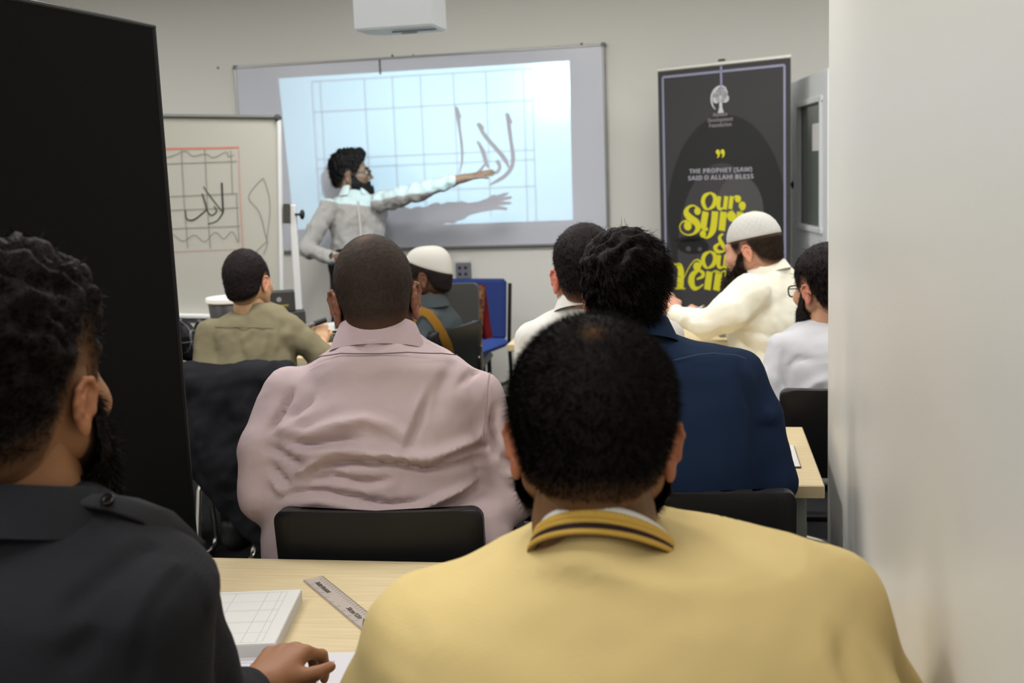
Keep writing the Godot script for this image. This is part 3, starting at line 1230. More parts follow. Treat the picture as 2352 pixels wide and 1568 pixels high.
	part("pane", Build.new().box(Vector3((g0 + g1) * 0.5, 1.405, 0), Vector3(g1 - g0, 0.66, 0.008)).mesh(), pane, door, "grey green wired glass pane")
	part("notice", Build.new().box(Vector3(g0 + 0.62 * (g1 - g0), 1.55, 0.006), Vector3(0.16, 0.14, 0.001)).mesh(), paper, door, "small white notice")
	part("door_lock", Build.new().lathe(Vector3(0.05, 1.30, 0.022), [Vector2(0, 0), Vector2(0.022, 0), Vector2(0.022, 0.006), Vector2(0.010, 0.008), Vector2(0.010, 0.02), Vector2(0, 0.02)], 16, Vector3(0, 0, 1)).mesh(), mat(Color(0.12, 0.11, 0.09), 0.4, 0.6), door)

	# ---------------- whiteboard on the front wall (2.4 x 1.2 m)
	var wb := thing("whiteboard", "large wall-mounted whiteboard catching the bright blue-white projected lesson", "whiteboard", Vector3(-2.113, 1.572, -7.0))
	var board_m := mat(Color(0.76, 0.77, 0.81), 0.2, 0.0, 0.45)
	part("board", Build.new().box(Vector3(0, 0, 0.015), Vector3(2.39, 1.19, 0.03)).mesh(), board_m, wb)
	var alu := mat(Color(0.62, 0.62, 0.62), 0.35, 0.7)
	for s in [-1.0, 1.0]:
		part("frame_strip", Build.new().box(Vector3(0, s * 0.597, 0.017), Vector3(2.41, 0.014, 0.038), 0.004).mesh(), alu, wb)
		part("frame_strip", Build.new().box(Vector3(s * 1.199, 0, 0.017), Vector3(0.014, 1.2, 0.038), 0.004).mesh(), alu, wb)
		for t in [-1.0, 1.0]:
			part("corner_cap", Build.new().box(Vector3(s * 1.199, t * 0.597, 0.018), Vector3(0.03, 0.03, 0.044), 0.008).mesh(), mat(Color(0.45, 0.45, 0.45), 0.5), wb)
	part("seam_strip", Build.new().box(Vector3(-0.215, 0.545, 0.0315), Vector3(0.012, 0.09, 0.003), 0.001).mesh(), mat(Color(0.35, 0.35, 0.37), 0.4), wb)

	# ---------------- projector: a lamp behind a cut slide, so that the picture and its shadows fall on the board as light
	var lamp := Vector3(-1.56, 2.12, -4.9)
	var pj := thing("projector", "white projector hanging from the ceiling before the whiteboard", "projector", Vector3(-1.52, 2.15, -4.883))
	var pw := mat(Color(0.72, 0.735, 0.75), 0.4)
	var outline := [Vector2(-0.17, 0.13), Vector2(-0.17, -0.03), Vector2(-0.145, -0.075), Vector2(-0.108, -0.10), Vector2(0.17, -0.10), Vector2(0.17, 0.13)]
	var shell := Build.new()
	var x0 := Vector3(1, 0, 0)
	var z0 := Vector3(0, 0, 1)
	shell.prism(Vector3(0, -0.095, 0.0), x0, z0, outline, Vector3(0, 0.008, 0))
	shell.prism(Vector3(0, 0.07, 0.0), x0, z0, outline, Vector3(0, 0.008, 0))
	for k in 6:
		if k == 3:   # the front stays open for the lens
			continue
		var a: Vector2 = outline[k]
		var b: Vector2 = outline[(k + 1) % 6]
		var mid := (a + b) * 0.5
		var dir := Vector3((b - a).x, 0, (b - a).y)
		shell.box(Vector3(mid.x, -0.0085, mid.y), Vector3(dir.length(), 0.165, 0.008), 0.002, Basis(dir.normalized(), Vector3.UP, dir.normalized().cross(Vector3.UP)))
	part("housing", shell.mesh(), pw, pj)
	var rim := Build.new()
	rim.box(Vector3(0.06, -0.099, 0.02), Vector3(0.2, 0.004, 0.012), 0.001).box(Vector3(0.02, -0.099, -0.04), Vector3(0.07, 0.004, 0.008), 0.001)
	part("vent", rim.mesh(), mat(Color(0.4, 0.42, 0.45)), pj)
	part("ceiling_pole", Build.new().tube([Vector3(0.0, 0.07, 0.02), Vector3(0.0, 0.66, 0.02)], 0.02, 14).mesh(), white_metal, pj)
	part("ceiling_plate", Build.new().lathe(Vector3(0.0, 0.648, 0.02), [Vector2(0, 0), Vector2(0.07, 0), Vector2(0.07, 0.012), Vector2(0, 0.012)], 20).mesh(), white_metal, pj)
	var scale_ := 0.04
	var slide := Build.new()
	var lines := Build.new()
	var marks := Build.new()
	var quad := [Vector2(-3.0148, 2.0853), Vector2(-1.1237, 2.0859), Vector2(-1.1289, 1.125), Vector2(-2.9756, 1.1156)]
	var on := func(q: Vector2) -> Vector3:   # a point of the picture on the wall, shrunk towards the lamp
		return lamp + (Vector3(q.x, q.y, -6.97) - lamp) * scale_ - pj.position
	var zs: float = on.call(quad[0]).z
	var edge := [Vector2(-0.112, 0.072), Vector2(0.168, 0.072), Vector2(0.168, -0.092), Vector2(-0.112, -0.092)]
	for k in 4:
		var a: Vector3 = on.call(quad[k])
		var b: Vector3 = on.call(quad[(k + 1) % 4])
		var e1: Vector2 = edge[(k + 1) % 4]
		var e0: Vector2 = edge[k]
		slide.face(a, b, Vector3(e1.x, e1.y, zs), Vector3(e0.x, e0.y, zs), Vector3(0, 0, zs + 1.0))
		slide.face(a, b, Vector3(e1.x, e1.y, zs - 0.002), Vector3(e0.x, e0.y, zs - 0.002), Vector3(0, 0, zs - 1.0))
	var shrink := func(list: Array) -> Array:
		var r := []
		for q in list:
			var p3: Vector3 = on.call(q)
			r.append(Vector2(p3.x, p3.y))
		return r
	for s in [[[Vector2(-2.7797, 2.0521), Vector2(-2.7794, 1.1815)], [0.0125, 0.0125]], [[Vector2(-2.7237, 2.0511), Vector2(-2.7237, 1.1798)], [0.0125, 0.0125]], [[Vector2(-2.429, 2.0496), Vector2(-2.4307, 1.1763)], [0.0125, 0.0125]], [[Vector2(-2.2454, 2.0521), Vector2(-2.2482, 1.1809)], [0.0125, 0.0125]], [[Vector2(-2.063, 2.0516), Vector2(-2.0661, 1.1756)], [0.0125, 0.0125]], [[Vector2(-1.8515, 2.0514), Vector2(-1.8511, 1.1741)], [0.0125, 0.0125]], [[Vector2(-1.6446, 2.0521), Vector2(-1.6498, 1.173)], [0.0125, 0.0125]], [[Vector2(-1.4111, 2.0531), Vector2(-1.4167, 1.1323)], [0.0125, 0.0125]], [[Vector2(-1.3575, 2.0548), Vector2(-1.3612, 1.1336)], [0.0125, 0.0125]], [[Vector2(-2.7797, 2.0521), Vector2(-1.3575, 2.0548)], [0.0125, 0.0125]], [[Vector2(-2.7819, 1.8619), Vector2(-1.3575, 1.8662)], [0.0125, 0.0125]], [[Vector2(-2.7805, 1.5662), Vector2(-1.3585, 1.5682)], [0.0125, 0.0125]], [[Vector2(-2.7845, 1.5067), Vector2(-1.3586, 1.5093)], [0.0125, 0.0125]], [[Vector2(-2.7741, 1.3418), Vector2(-1.3615, 1.3472)], [0.0125, 0.0125]]]:
		lines.stroke(Vector3(0, 0, zs + 0.0008), x0, Vector3.UP, shrink.call(s[0]), [s[1][0] * scale_, s[1][1] * scale_])
	for s in [[[Vector2(-1.843, 1.8519), Vector2(-1.8348, 1.7943), Vector2(-1.8245, 1.7064), Vector2(-1.8163, 1.5964), Vector2(-1.8203, 1.5085), Vector2(-1.8413, 1.443)], [0.0073, 0.0135, 0.0088, 0.0093, 0.0073, 0.0021]], [[Vector2(-1.8412, 1.8409), Vector2(-1.8141, 1.7813)], [0.0135, 0.0062]], [[Vector2(-1.7094, 1.7448), Vector2(-1.666, 1.6666), Vector2(-1.5956, 1.5817), Vector2(-1.547, 1.5196), Vector2(-1.5241, 1.4684)], [0.0093, 0.0135, 0.0135, 0.0145, 0.0052]], [[Vector2(-1.7049, 1.7419), Vector2(-1.6686, 1.7119)], [0.0135, 0.0052]], [[Vector2(-1.5258, 1.7984), Vector2(-1.5134, 1.7249), Vector2(-1.5032, 1.6268), Vector2(-1.4942, 1.5393), Vector2(-1.5035, 1.4741), Vector2(-1.5453, 1.4209), Vector2(-1.5978, 1.3899), Vector2(-1.6514, 1.3653)], [0.0073, 0.013, 0.0114, 0.0135, 0.0135, 0.0124, 0.0114, 0.0031]], [[Vector2(-1.5233, 1.7902), Vector2(-1.4934, 1.7321)], [0.0145, 0.0062]], [[Vector2(-1.7153, 1.6359), Vector2(-1.6816, 1.5688), Vector2(-1.6647, 1.4969), Vector2(-1.648, 1.4715)], [0.0073, 0.0145, 0.0124, 0.0052]], [[Vector2(-1.6721, 1.4972), Vector2(-1.6975, 1.4652), Vector2(-1.7248, 1.4442)], [0.0062, 0.0104, 0.0073]], [[Vector2(-1.5984, 1.5134), Vector2(-1.58, 1.4771), Vector2(-1.5955, 1.4448), Vector2(-1.6361, 1.4287)], [0.0114, 0.0114, 0.0114, 0.0041]]]:
		var w := []
		for q in s[1]:
			w.append(q * scale_ * 2.0)
		marks.stroke(Vector3(0, 0, zs + 0.0008), x0, Vector3.UP, shrink.call(s[0]), w)
	var lens_part := part("lens_mask", slide.mesh(), ink_black, pj)
	var film := mat(Color(0.55, 0.85, 1.0), 0.5)
	film.transparency = BaseMaterial3D.TRANSPARENCY_ALPHA
	film.albedo_color.a = 0.42
	part("slide_grid", lines.mesh(), film, lens_part)
	part("slide_script", marks.mesh(), ink_black, lens_part)
	var beam := AreaLight3D.new()
	beam.name = "projector_beam"
	beam.area_size = Vector2(0.0003, 0.0003)
	beam.area_normalize_energy = true
	beam.light_energy = 4.3
	beam.light_color = Color(0.74, 0.96, 1.0)
	beam.shadow_enabled = true
	beam.set("area_range", 12.0)
	beam.position = lamp - pj.position
	pj.add_child(beam)
	beam.look_at_from_position(lamp, Vector3(-2.05, 1.6, -6.97), Vector3.UP)
	build_front(paper, ink_black, tinted, alu, white_metal)
	build_desks(paper, ink_black)
	build_people(paper, ink_black)

func build_front(paper: Material, ink_black: Material, tinted: Material, alu: Material, white_metal: Material) -> void:
	# ---------------- flip-chart easel
	var ez := thing("easel_whiteboard", "white flip-chart board on an easel with marker letters and a red frame", "easel", Vector3(-2.4516, 0, -5.4281), 0.1396)
	ez.rotation.z = -0.0524
	var face_m := mat(Color(0.69, 0.685, 0.65), 0.5, 0.0, 0.3)
	var top := 1.753
	var ex := -0.0061
	var low := 0.7427
	var wd := 0.72
	part("board", Build.new().box(Vector3(ex - wd * 0.5, (top + low) * 0.5, -0.012), Vector3(wd, top - low, 0.022), 0.002).mesh(), face_m, ez)
	part("frame_strip", Build.new().box(Vector3(ex - wd * 0.5, top, -0.008), Vector3(wd + 0.01, 0.016, 0.034), 0.005).mesh(), alu, ez)
	part("frame_strip", Build.new().box(Vector3(ex - wd * 0.5, top - 0.011, 0.004), Vector3(wd, 0.006, 0.008), 0.001).mesh(), mat(Color(0.25, 0.24, 0.22)), ez)
	for x in [ex, ex - wd]:
		part("frame_strip", Build.new().box(Vector3(x, (top + low) * 0.5, -0.008), Vector3(0.018, top - low, 0.034), 0.005).mesh(), white_metal, ez)
	part("corner_cap", Build.new().box(Vector3(ex - 0.006, top - 0.006, -0.004), Vector3(0.036, 0.036, 0.044), 0.012).mesh(), mat(Color(0.25, 0.25, 0.26), 0.5), ez)
	part("pen_tray", Build.new().box(Vector3(ex - wd * 0.5, low - 0.01, 0.02), Vector3(wd + 0.02, 0.02, 0.075), 0.004).mesh(), white_metal, ez)
	part("tray_lip", Build.new().box(Vector3(ex - wd * 0.5, low - 0.035, 0.01), Vector3(wd, 0.03, 0.02), 0.004).mesh(), mat(Color(0.45, 0.45, 0.45), 0.5), ez)
	var k0 := Vector2(0.0497, 1.3131)
	var k1 := Vector2(0.0811, 0.6632)
	var foot := k0 + (k1 - k0) * (k0.y - 0.02) / (k0.y - k1.y)
	for s in [1.0, -1.0]:
		var a := Vector3(k0.x if s > 0.0 else 2.0 * ex - wd - k0.x, k0.y, -0.03)
		var b := Vector3(foot.x if s > 0.0 else 2.0 * ex - wd - foot.x, 0.03, -0.03)
		var dn := (b - a).normalized()
		part("leg", Build.new().box((a + b) * 0.5, Vector3(0.036, (b - a).length(), 0.03), 0.006, Basis(dn.cross(Vector3(0, 0, 1)), dn, Vector3(0, 0, 1))).mesh(), white_metal, ez)
		part("clamp", Build.new().box(Vector3(a.x - s * 0.022, a.y - 0.045, -0.004), Vector3(0.034, 0.10, 0.03), 0.004).mesh(), mat(Color(0.30, 0.29, 0.27), 0.4, 0.5), ez)
	part("leg", Build.new().tube([Vector3(ex - wd * 0.5, k0.y, -0.04), Vector3(ex - wd * 0.5, 0.0, -0.6)], 0.016, 10).mesh(), white_metal, ez)
	part("knob", Build.new().lathe(Vector3(k0.x + 0.016, k0.y - 0.05, -0.02), [Vector2(0, 0), Vector2(0.006, 0), Vector2(0.006, 0.025), Vector2(0.022, 0.03), Vector2(0.026, 0.04), Vector2(0.018, 0.046), Vector2(0, 0.046)], 16, Vector3(1, 0, 0)).mesh(), ink_black, ez)
	var pen := Build.new()
	pen.col = Color(0.58, 0.20, 0.155)
	for s in [[[Vector2(-0.7912, 1.5808), Vector2(-0.4205, 1.5903), Vector2(-0.212, 1.5987)], [0.0097, 0.0097, 0.008]]]:
		pen.stroke(Vector3.ZERO, Vector3.RIGHT, Vector3.UP, s[0], s[1], 0.0008)
	pen.col = Color(0.50, 0.31, 0.26)
	for s in [[[Vector2(-0.2155, 1.5939), Vector2(-0.2128, 1.3417), Vector2(-0.2037, 1.0815)], [0.0044, 0.0071, 0.0097]], [[Vector2(-0.8112, 1.0502), Vector2(-0.6076, 1.0591), Vector2(-0.43, 1.0698), Vector2(-0.2409, 1.0808)], [0.0062, 0.0062, 0.0044, 0.0027]]]:
		pen.stroke(Vector3.ZERO, Vector3.RIGHT, Vector3.UP, s[0], s[1], 0.0008)
	pen.col = Color(0.27, 0.265, 0.22)
	for s in [[[Vector2(-0.5131, 1.5901), Vector2(-0.5068, 1.337), Vector2(-0.4945, 1.0808)], [0.0049, 0.0049, 0.0049]], [[Vector2(-0.3911, 1.5869), Vector2(-0.3828, 1.2524), Vector2(-0.3749, 1.0831)], [0.0049, 0.0049, 0.0049]], [[Vector2(-0.2563, 1.5839), Vector2(-0.2516, 1.3651)], [0.0049, 0.0049]], [[Vector2(-0.2319, 1.3654), Vector2(-0.2242, 1.1151)], [0.0049, 0.0049]], [[Vector2(-0.7445, 1.5036), Vector2(-0.6303, 1.5076), Vector2(-0.2258, 1.5275)], [0.0049, 0.0049, 0.0049]], [[Vector2(-0.7505, 1.3379), Vector2(-0.6159, 1.3425), Vector2(-0.2245, 1.3655)], [0.0049, 0.0049, 0.0049]], [[Vector2(-0.753, 1.2679), Vector2(-0.6132, 1.2726), Vector2(-0.2212, 1.2936)], [0.0049, 0.0049, 0.0049]], [[Vector2(-0.7564, 1.1732), Vector2(-0.6088, 1.1783), Vector2(-0.2184, 1.1998)], [0.0049, 0.0049, 0.0049]], [[Vector2(-0.6727, 1.569), Vector2(-0.6236, 1.5601), Vector2(-0.5846, 1.544), Vector2(-0.5097, 1.5711), Vector2(-0.485, 1.5738), Vector2(-0.4512, 1.5505), Vector2(-0.3869, 1.5633), Vector2(-0.348, 1.5448), Vector2(-0.2811, 1.5741), Vector2(-0.2694, 1.5506), Vector2(-0.2397, 1.5605)], [0.0049, 0.0049, 0.0049, 0.0049, 0.0049, 0.0049, 0.0049, 0.0049, 0.0049, 0.0049, 0.0049]], [[Vector2(-0.6481, 1.1217), Vector2(-0.6022, 1.1517), Vector2(-0.5722, 1.1523), Vector2(-0.5184, 1.1168), Vector2(-0.4577, 1.1495), Vector2(-0.4039, 1.1165), Vector2(-0.3479, 1.1661), Vector2(-0.3041, 1.1329), Vector2(-0.2586, 1.1701), Vector2(-0.2302, 1.1149)], [0.0049, 0.0049, 0.0049, 0.0049, 0.0049, 0.0049, 0.0049, 0.0049, 0.0049, 0.0049]], [[Vector2(-0.0904, 1.4462), Vector2(-0.1683, 1.352), Vector2(-0.1134, 1.2714), Vector2(-0.0859, 1.1612), Vector2(-0.076, 1.113), Vector2(-0.0978, 1.0544)], [0.0049, 0.0049, 0.0049, 0.0049, 0.0049, 0.0049]], [[Vector2(-0.0904, 1.4462), Vector2(-0.0649, 1.368), Vector2(-0.0593, 1.2723), Vector2(-0.0819, 1.1129)], [0.0049, 0.0049, 0.0049, 0.0049]], [[Vector2(-0.0867, 1.1176), Vector2(-0.1422, 1.0633)], [0.0049, 0.0049]]]:
		pen.stroke(Vector3.ZERO, Vector3.RIGHT, Vector3.UP, s[0], s[1], 0.0012)
	pen.col = Color(0.045, 0.045, 0.04)
	for s in [[[Vector2(-0.307, 1.4192), Vector2(-0.3033, 1.2682)], [0.0097, 0.0097]], [[Vector2(-0.3033, 1.2682), Vector2(-0.3365, 1.2243), Vector2(-0.384, 1.208)], [0.0089, 0.0053, 0.0053]], [[Vector2(-0.4036, 1.3986), Vector2(-0.3727, 1.3536), Vector2(-0.3096, 1.2729)], [0.0044, 0.0062, 0.0053]], [[Vector2(-0.412, 1.3625), Vector2(-0.396, 1.3148), Vector2(-0.3872, 1.2764), Vector2(-0.3655, 1.2517), Vector2(-0.3378, 1.2724), Vector2(-0.3519, 1.2987)], [0.0062, 0.008, 0.0071, 0.0062, 0.0071, 0.0053]], [[Vector2(-0.3921, 1.2788), Vector2(-0.4554, 1.2294), Vector2(-0.4951, 1.2312), Vector2(-0.5013, 1.2745)], [0.0062, 0.008, 0.0071, 0.0062]]]:
		pen.stroke(Vector3.ZERO, Vector3.RIGHT, Vector3.UP, s[0], s[1], 0.0016)
	part("marker_drawing", pen.mesh(), tinted, ez)

	# ---------------- roll-up banner
	var bn := thing("banner_stand", "tall charcoal roll-up banner with yellow and white lettering", "banner", Vector3(-0.198, 0, -6.4), -0.5044)
	var bl := -0.4104
	var br := 0.4127
	var bt := 1.9619
	var bc := (bl + br) * 0.5
	var ground := mat(Color(0.225, 0.22, 0.225), 0.55, 0.0, 0.35)
	part("banner_sheet", Build.new().box(Vector3(bc, (bt + 0.08) * 0.5, 0), Vector3(br - bl, bt - 0.08, 0.002)).mesh(), ground, bn)
	part("top_rail", Build.new().box(Vector3(bc, bt + 0.008, 0), Vector3(br - bl + 0.01, 0.022, 0.022), 0.006).mesh(), mat(Color(0.82, 0.81, 0.78), 0.35, 0.3), bn)
	part("rail_clip", Build.new().box(Vector3(bc, bt + 0.024, -0.004), Vector3(0.04, 0.016, 0.018), 0.004).mesh(), mat(Color(0.2, 0.2, 0.2)), bn)
	part("pole", Build.new().tube([Vector3(bc, 0.05, -0.03), Vector3(bc, bt, -0.015)], 0.010, 8).mesh(), alu, bn)
	part("base_case", Build.new().box(Vector3(bc, 0.045, -0.02), Vector3(br - bl + 0.03, 0.085, 0.10), 0.02).mesh(), alu, bn)
	for s in [-1.0, 1.0]:
		part("base_foot", Build.new().box(Vector3(bc + s * 0.28, 0.008, 0.02), Vector3(0.03, 0.016, 0.34), 0.004).mesh(), alu, bn)
	var art := Build.new()   # flat print: portrait in greys, border, tree emblem
	var rt := Vector3.RIGHT
	var up := Vector3.UP
	art.col = Color(0.026, 0.025, 0.026)
	var fc := Vector2(0.0135, 1.1369)
	art.disc(Vector3.ZERO, rt, up, fc + Vector2(0, 0.0), Vector2(0.375, 0.56), 0.0016)
	art.col = Color(0.052, 0.050, 0.053)
	art.disc(Vector3.ZERO, rt, up, fc + Vector2(-0.02, -0.22), Vector2(0.29, 0.52), 0.0020)
	art.col = Color(0.075, 0.072, 0.076)
	art.disc(Vector3.ZERO, rt, up, fc + Vector2(0.09, 0.03), Vector2(0.15, 0.20), 0.0024)
	art.col = Color(0.017, 0.016, 0.016)
	art.disc(Vector3.ZERO, rt, up, Vector2(-0.194, 0.978), Vector2(0.105, 0.045), 0.0028)
	art.disc(Vector3.ZERO, rt, up, Vector2(-0.1933, 1.0199), Vector2(0.13, 0.018), 0.0028, 0.1)
	art.col = Color(0.085, 0.08, 0.088)
	art.disc(Vector3.ZERO, rt, up, Vector2(-0.2231, 0.9628), Vector2(0.016, 0.014), 0.0032)
	art.disc(Vector3.ZERO, rt, up, Vector2(-0.1484, 0.9614), Vector2(0.014, 0.012), 0.0032)
	art.col = Color(0.27, 0.27, 0.37)
	var m := 0.034
	for q in [[Vector2(bl + m, bt - m), Vector2(br - m, bt - m)], [Vector2(bl + m, bt - m), Vector2(bl + m, 0.2)], [Vector2(br - m, bt - m), Vector2(br - m, 0.2)], [Vector2(bc, bt - 0.005), Vector2(bc, bt - 0.125)]]:
		art.stroke(Vector3.ZERO, rt, up, q, [0.013, 0.013], 0.0030)
	art.col = Color(0.52, 0.52, 0.55)
	var ec := Vector2(-0.0032, 1.7822)
	var ring := []
	for k in 15:
		var a := lerpf(0.9, 4.1, k / 14.0)
		ring.append(ec + Vector2(cos(a), sin(a)) * Vector2(0.058, 0.066))
	art.stroke(Vector3.ZERO, rt, up, ring, [0.003, 0.008, 0.011, 0.012, 0.013, 0.013, 0.013, 0.013, 0.013, 0.012, 0.011, 0.010, 0.008, 0.006, 0.003], 0.0030)
	for q in [[0.0, 0.018, 0.042, 0.036], [-0.028, 0.0, 0.022, 0.022], [0.028, 0.0, 0.024, 0.022], [0.018, 0.032, 0.026, 0.022], [-0.016, 0.034, 0.024, 0.02]]:
		art.disc(Vector3.ZERO, rt, up, ec + Vector2(q[0], q[1]), Vector2(q[2], q[3]), 0.0034)
	art.stroke(Vector3.ZERO, rt, up, [ec + Vector2(0, -0.01), ec + Vector2(0, -0.045), ec + Vector2(0, -0.075)], [0.02, 0.018, 0.042], 0.0034)
	art.col = Color(0.62, 0.58, 0.03)
	for s in [[[Vector2(-0.0696, 1.2774), Vector2(-0.1099, 1.2597), Vector2(-0.1229, 1.2275), Vector2(-0.1108, 1.1949), Vector2(-0.091, 1.1822)], [0.0038, 0.0238, 0.0267, 0.0219, 0.0038]], [[Vector2(-0.0786, 1.2785), Vector2(-0.05, 1.2587), Vector2(-0.0455, 1.2308), Vector2(-0.0598, 1.2009), Vector2(-0.0935, 1.1823)], [0.0038, 0.0238, 0.0267, 0.0238, 0.0038]], [[Vector2(-0.018, 1.2552), Vector2(-0.025, 1.2048), Vector2(-0.0139, 1.1855), Vector2(0.0083, 1.1925)], [0.0257, 0.0257, 0.0172, 0.0048]], [[Vector2(0.0261, 1.2553), Vector2(0.0155, 1.1831)], [0.0257, 0.0257]], [[Vector2(0.0601, 1.2548), Vector2(0.0497, 1.1849)], [0.0257, 0.0257]], [[Vector2(0.0633, 1.2314), Vector2(0.0795, 1.2536), Vector2(0.0987, 1.2533)], [0.0038, 0.0057, 0.0124]], [[Vector2(-0.0742, 0.9517), Vector2(-0.1148, 0.9323), Vector2(-0.128, 0.8991), Vector2(-0.1158, 0.8665), Vector2(-0.0957, 0.8543)], [0.0038, 0.0238, 0.0267, 0.0219, 0.0038]], [[Vector2(-0.0832, 0.9524), Vector2(-0.0545, 0.9333), Vector2(-0.0498, 0.9051), Vector2(-0.0643, 0.8743), Vector2(-0.0983, 0.8542)], [0.0038, 0.0238, 0.0267, 0.0238, 0.0038]], [[Vector2(-0.0221, 0.9308), Vector2(-0.0293, 0.8795), Vector2(-0.0181, 0.8602), Vector2(0.0043, 0.8681)], [0.0257, 0.0257, 0.0172, 0.0048]], [[Vector2(0.0223, 0.9325), Vector2(0.0116, 0.8588)], [0.0257, 0.0257]], [[Vector2(0.0566, 0.9331), Vector2(0.0461, 0.8618)], [0.0257, 0.0257]], [[Vector2(0.0598, 0.9095), Vector2(0.0761, 0.9326), Vector2(0.0955, 0.9329)], [0.0038, 0.0057, 0.0124]], [[Vector2(0.1399, 1.2031), Vector2(0.134, 1.1863), Vector2(0.1124, 1.1755)], [0.0143, 0.0124, 0.0038]], [[Vector2(-0.1488, 1.1845), Vector2(-0.1815, 1.2056), Vector2(-0.2175, 1.1973), Vector2(-0.2345, 1.1677), Vector2(-0.2083, 1.1369), Vector2(-0.1678, 1.1106), Vector2(-0.1581, 1.08), Vector2(-0.1841, 1.0502), Vector2(-0.2254, 1.0411), Vector2(-0.2655, 1.0568), Vector2(-0.2785, 1.0886), Vector2(-0.2593, 1.1151), Vector2(-0.2266, 1.1194)], [0.0105, 0.0086, 0.0162, 0.0353, 0.0419, 0.0419, 0.0353, 0.0133, 0.0067, 0.0067, 0.0067, 0.0076, 0.0172]], [[Vector2(-0.1062, 1.1711), Vector2(-0.12, 1.0888), Vector2(-0.0925, 1.0732)], [0.0419, 0.04, 0.0086]], [[Vector2(-0.0462, 1.1728), Vector2(-0.0616, 1.0716), Vector2(-0.1008, 1.0258), Vector2(-0.1333, 1.043)], [0.0419, 0.0419, 0.0114, 0.0105]], [[Vector2(0.008, 1.1703), Vector2(-0.0056, 1.0666)], [0.0419, 0.0419]], [[Vector2(0.0212, 1.1318), Vector2(0.0412, 1.1658), Vector2(0.0689, 1.1707)], [0.0048, 0.0067, 0.0143]], [[Vector2(0.1123, 1.1687), Vector2(0.0969, 1.0678)], [0.041, 0.041]], [[Vector2(0.1525, 1.1271), Vector2(0.1766, 1.1607), Vector2(0.219, 1.1667)], [0.0238, 0.0191, 0.0105]], [[Vector2(0.2401, 1.1678), Vector2(0.2254, 1.0725)], [0.0286, 0.0286]], [[Vector2(0.005, 1.0482), Vector2(-0.0194, 1.0308), Vector2(-0.0079, 0.9985), Vector2(0.0203, 0.9652), Vector2(0.0495, 0.9498)], [0.0067, 0.0191, 0.0257, 0.0257, 0.0086]], [[Vector2(-0.0178, 0.9963), Vector2(-0.0479, 0.9742), Vector2(-0.0343, 0.9515), Vector2(0.0003964, 0.9511), Vector2(0.0302, 0.9731)], [0.0086, 0.0248, 0.0229, 0.0114, 0.0057]], [[Vector2(-0.3289, 0.8734), Vector2(-0.2832, 0.87)], [0.0048, 0.021]], [[Vector2(-0.29, 0.8708), Vector2(-0.2759, 0.8399), Vector2(-0.2779, 0.7906), Vector2(-0.2832, 0.733)], [0.0334, 0.04, 0.0438, 0.0458]], [[Vector2(-0.2585, 0.7912), Vector2(-0.2236, 0.8523), Vector2(-0.1868, 0.8944), Vector2(-0.1569, 0.9025)], [0.0057, 0.0057, 0.0067, 0.0086]], [[Vector2(-0.161, 0.9024), Vector2(-0.1419, 0.883), Vector2(-0.1566, 0.8585)], [0.0086, 0.0162, 0.021]], [[Vector2(-0.3191, 0.7317), Vector2(-0.2475, 0.7344)], [0.0086, 0.0086]], [[Vector2(-0.1721, 0.7904), Vector2(-0.1319, 0.8084), Vector2(-0.1306, 0.8296), Vector2(-0.1595, 0.8394), Vector2(-0.1974, 0.8145), Vector2(-0.2068, 0.7751), Vector2(-0.1894, 0.7401), Vector2(-0.1574, 0.7435), Vector2(-0.1265, 0.7645)], [0.0057, 0.02, 0.0229, 0.0133, 0.0353, 0.0438, 0.0295, 0.0124, 0.0048]], [[Vector2(-0.0859, 0.8361), Vector2(-0.1026, 0.7336)], [0.0419, 0.0419]], [[Vector2(-0.0258, 0.8369), Vector2(-0.0447, 0.7314)], [0.0419, 0.0419]], [[Vector2(0.036, 0.8395), Vector2(0.0176, 0.7382)], [0.0419, 0.0419]], [[Vector2(-0.0851, 0.8208), Vector2(-0.0507, 0.8406), Vector2(-0.0234, 0.8291)], [0.0048, 0.0086, 0.021]], [[Vector2(-0.025, 0.8226), Vector2(0.01, 0.8431), Vector2(0.0374, 0.8309)], [0.0048, 0.0086, 0.021]], [[Vector2(0.0945, 0.8325), Vector2(0.0649, 0.7884), Vector2(0.0767, 0.7499)], [0.0191, 0.0334, 0.0191]]]:
		art.stroke(Vector3.ZERO, rt, up, s[0], s[1], 0.0040)
	for q in [[Vector2(0.0986, 1.2394), 0.0193], [Vector2(0.1246, 1.2032), 0.0218], [Vector2(0.0954, 0.9188), 0.0193], [Vector2(-0.1591, 1.175), 0.0213], [Vector2(-0.2245, 1.0922), 0.0254], [Vector2(-0.1257, 1.0466), 0.0203], [Vector2(0.0589, 1.1436), 0.0274], [Vector2(-0.1668, 0.8626), 0.0254]]:
		art.disc(Vector3.ZERO, rt, up, q[0], Vector2(q[1], q[1]), 0.0044)
	var qc := Vector2(-0.0096, 1.4895)
	for s in [-1.0, 1.0]:
		art.disc(Vector3.ZERO, rt, up, qc + Vector2(s * 0.015, 0.008), Vector2(0.012, 0.013), 0.0044)
		art.stroke(Vector3.ZERO, rt, up, [qc + Vector2(s * 0.015 + 0.006, 0.008), qc + Vector2(s * 0.015 + 0.006, -0.01), qc + Vector2(s * 0.015 - 0.004, -0.024)], [0.014, 0.012, 0.003], 0.0040)
	part("print", art.mesh(), mat_vertex(0.55), bn)
	var pale := mat(Color(0.62, 0.61, 0.64), 0.6)
	var dimmed := mat(Color(0.50, 0.48, 0.50), 0.6)
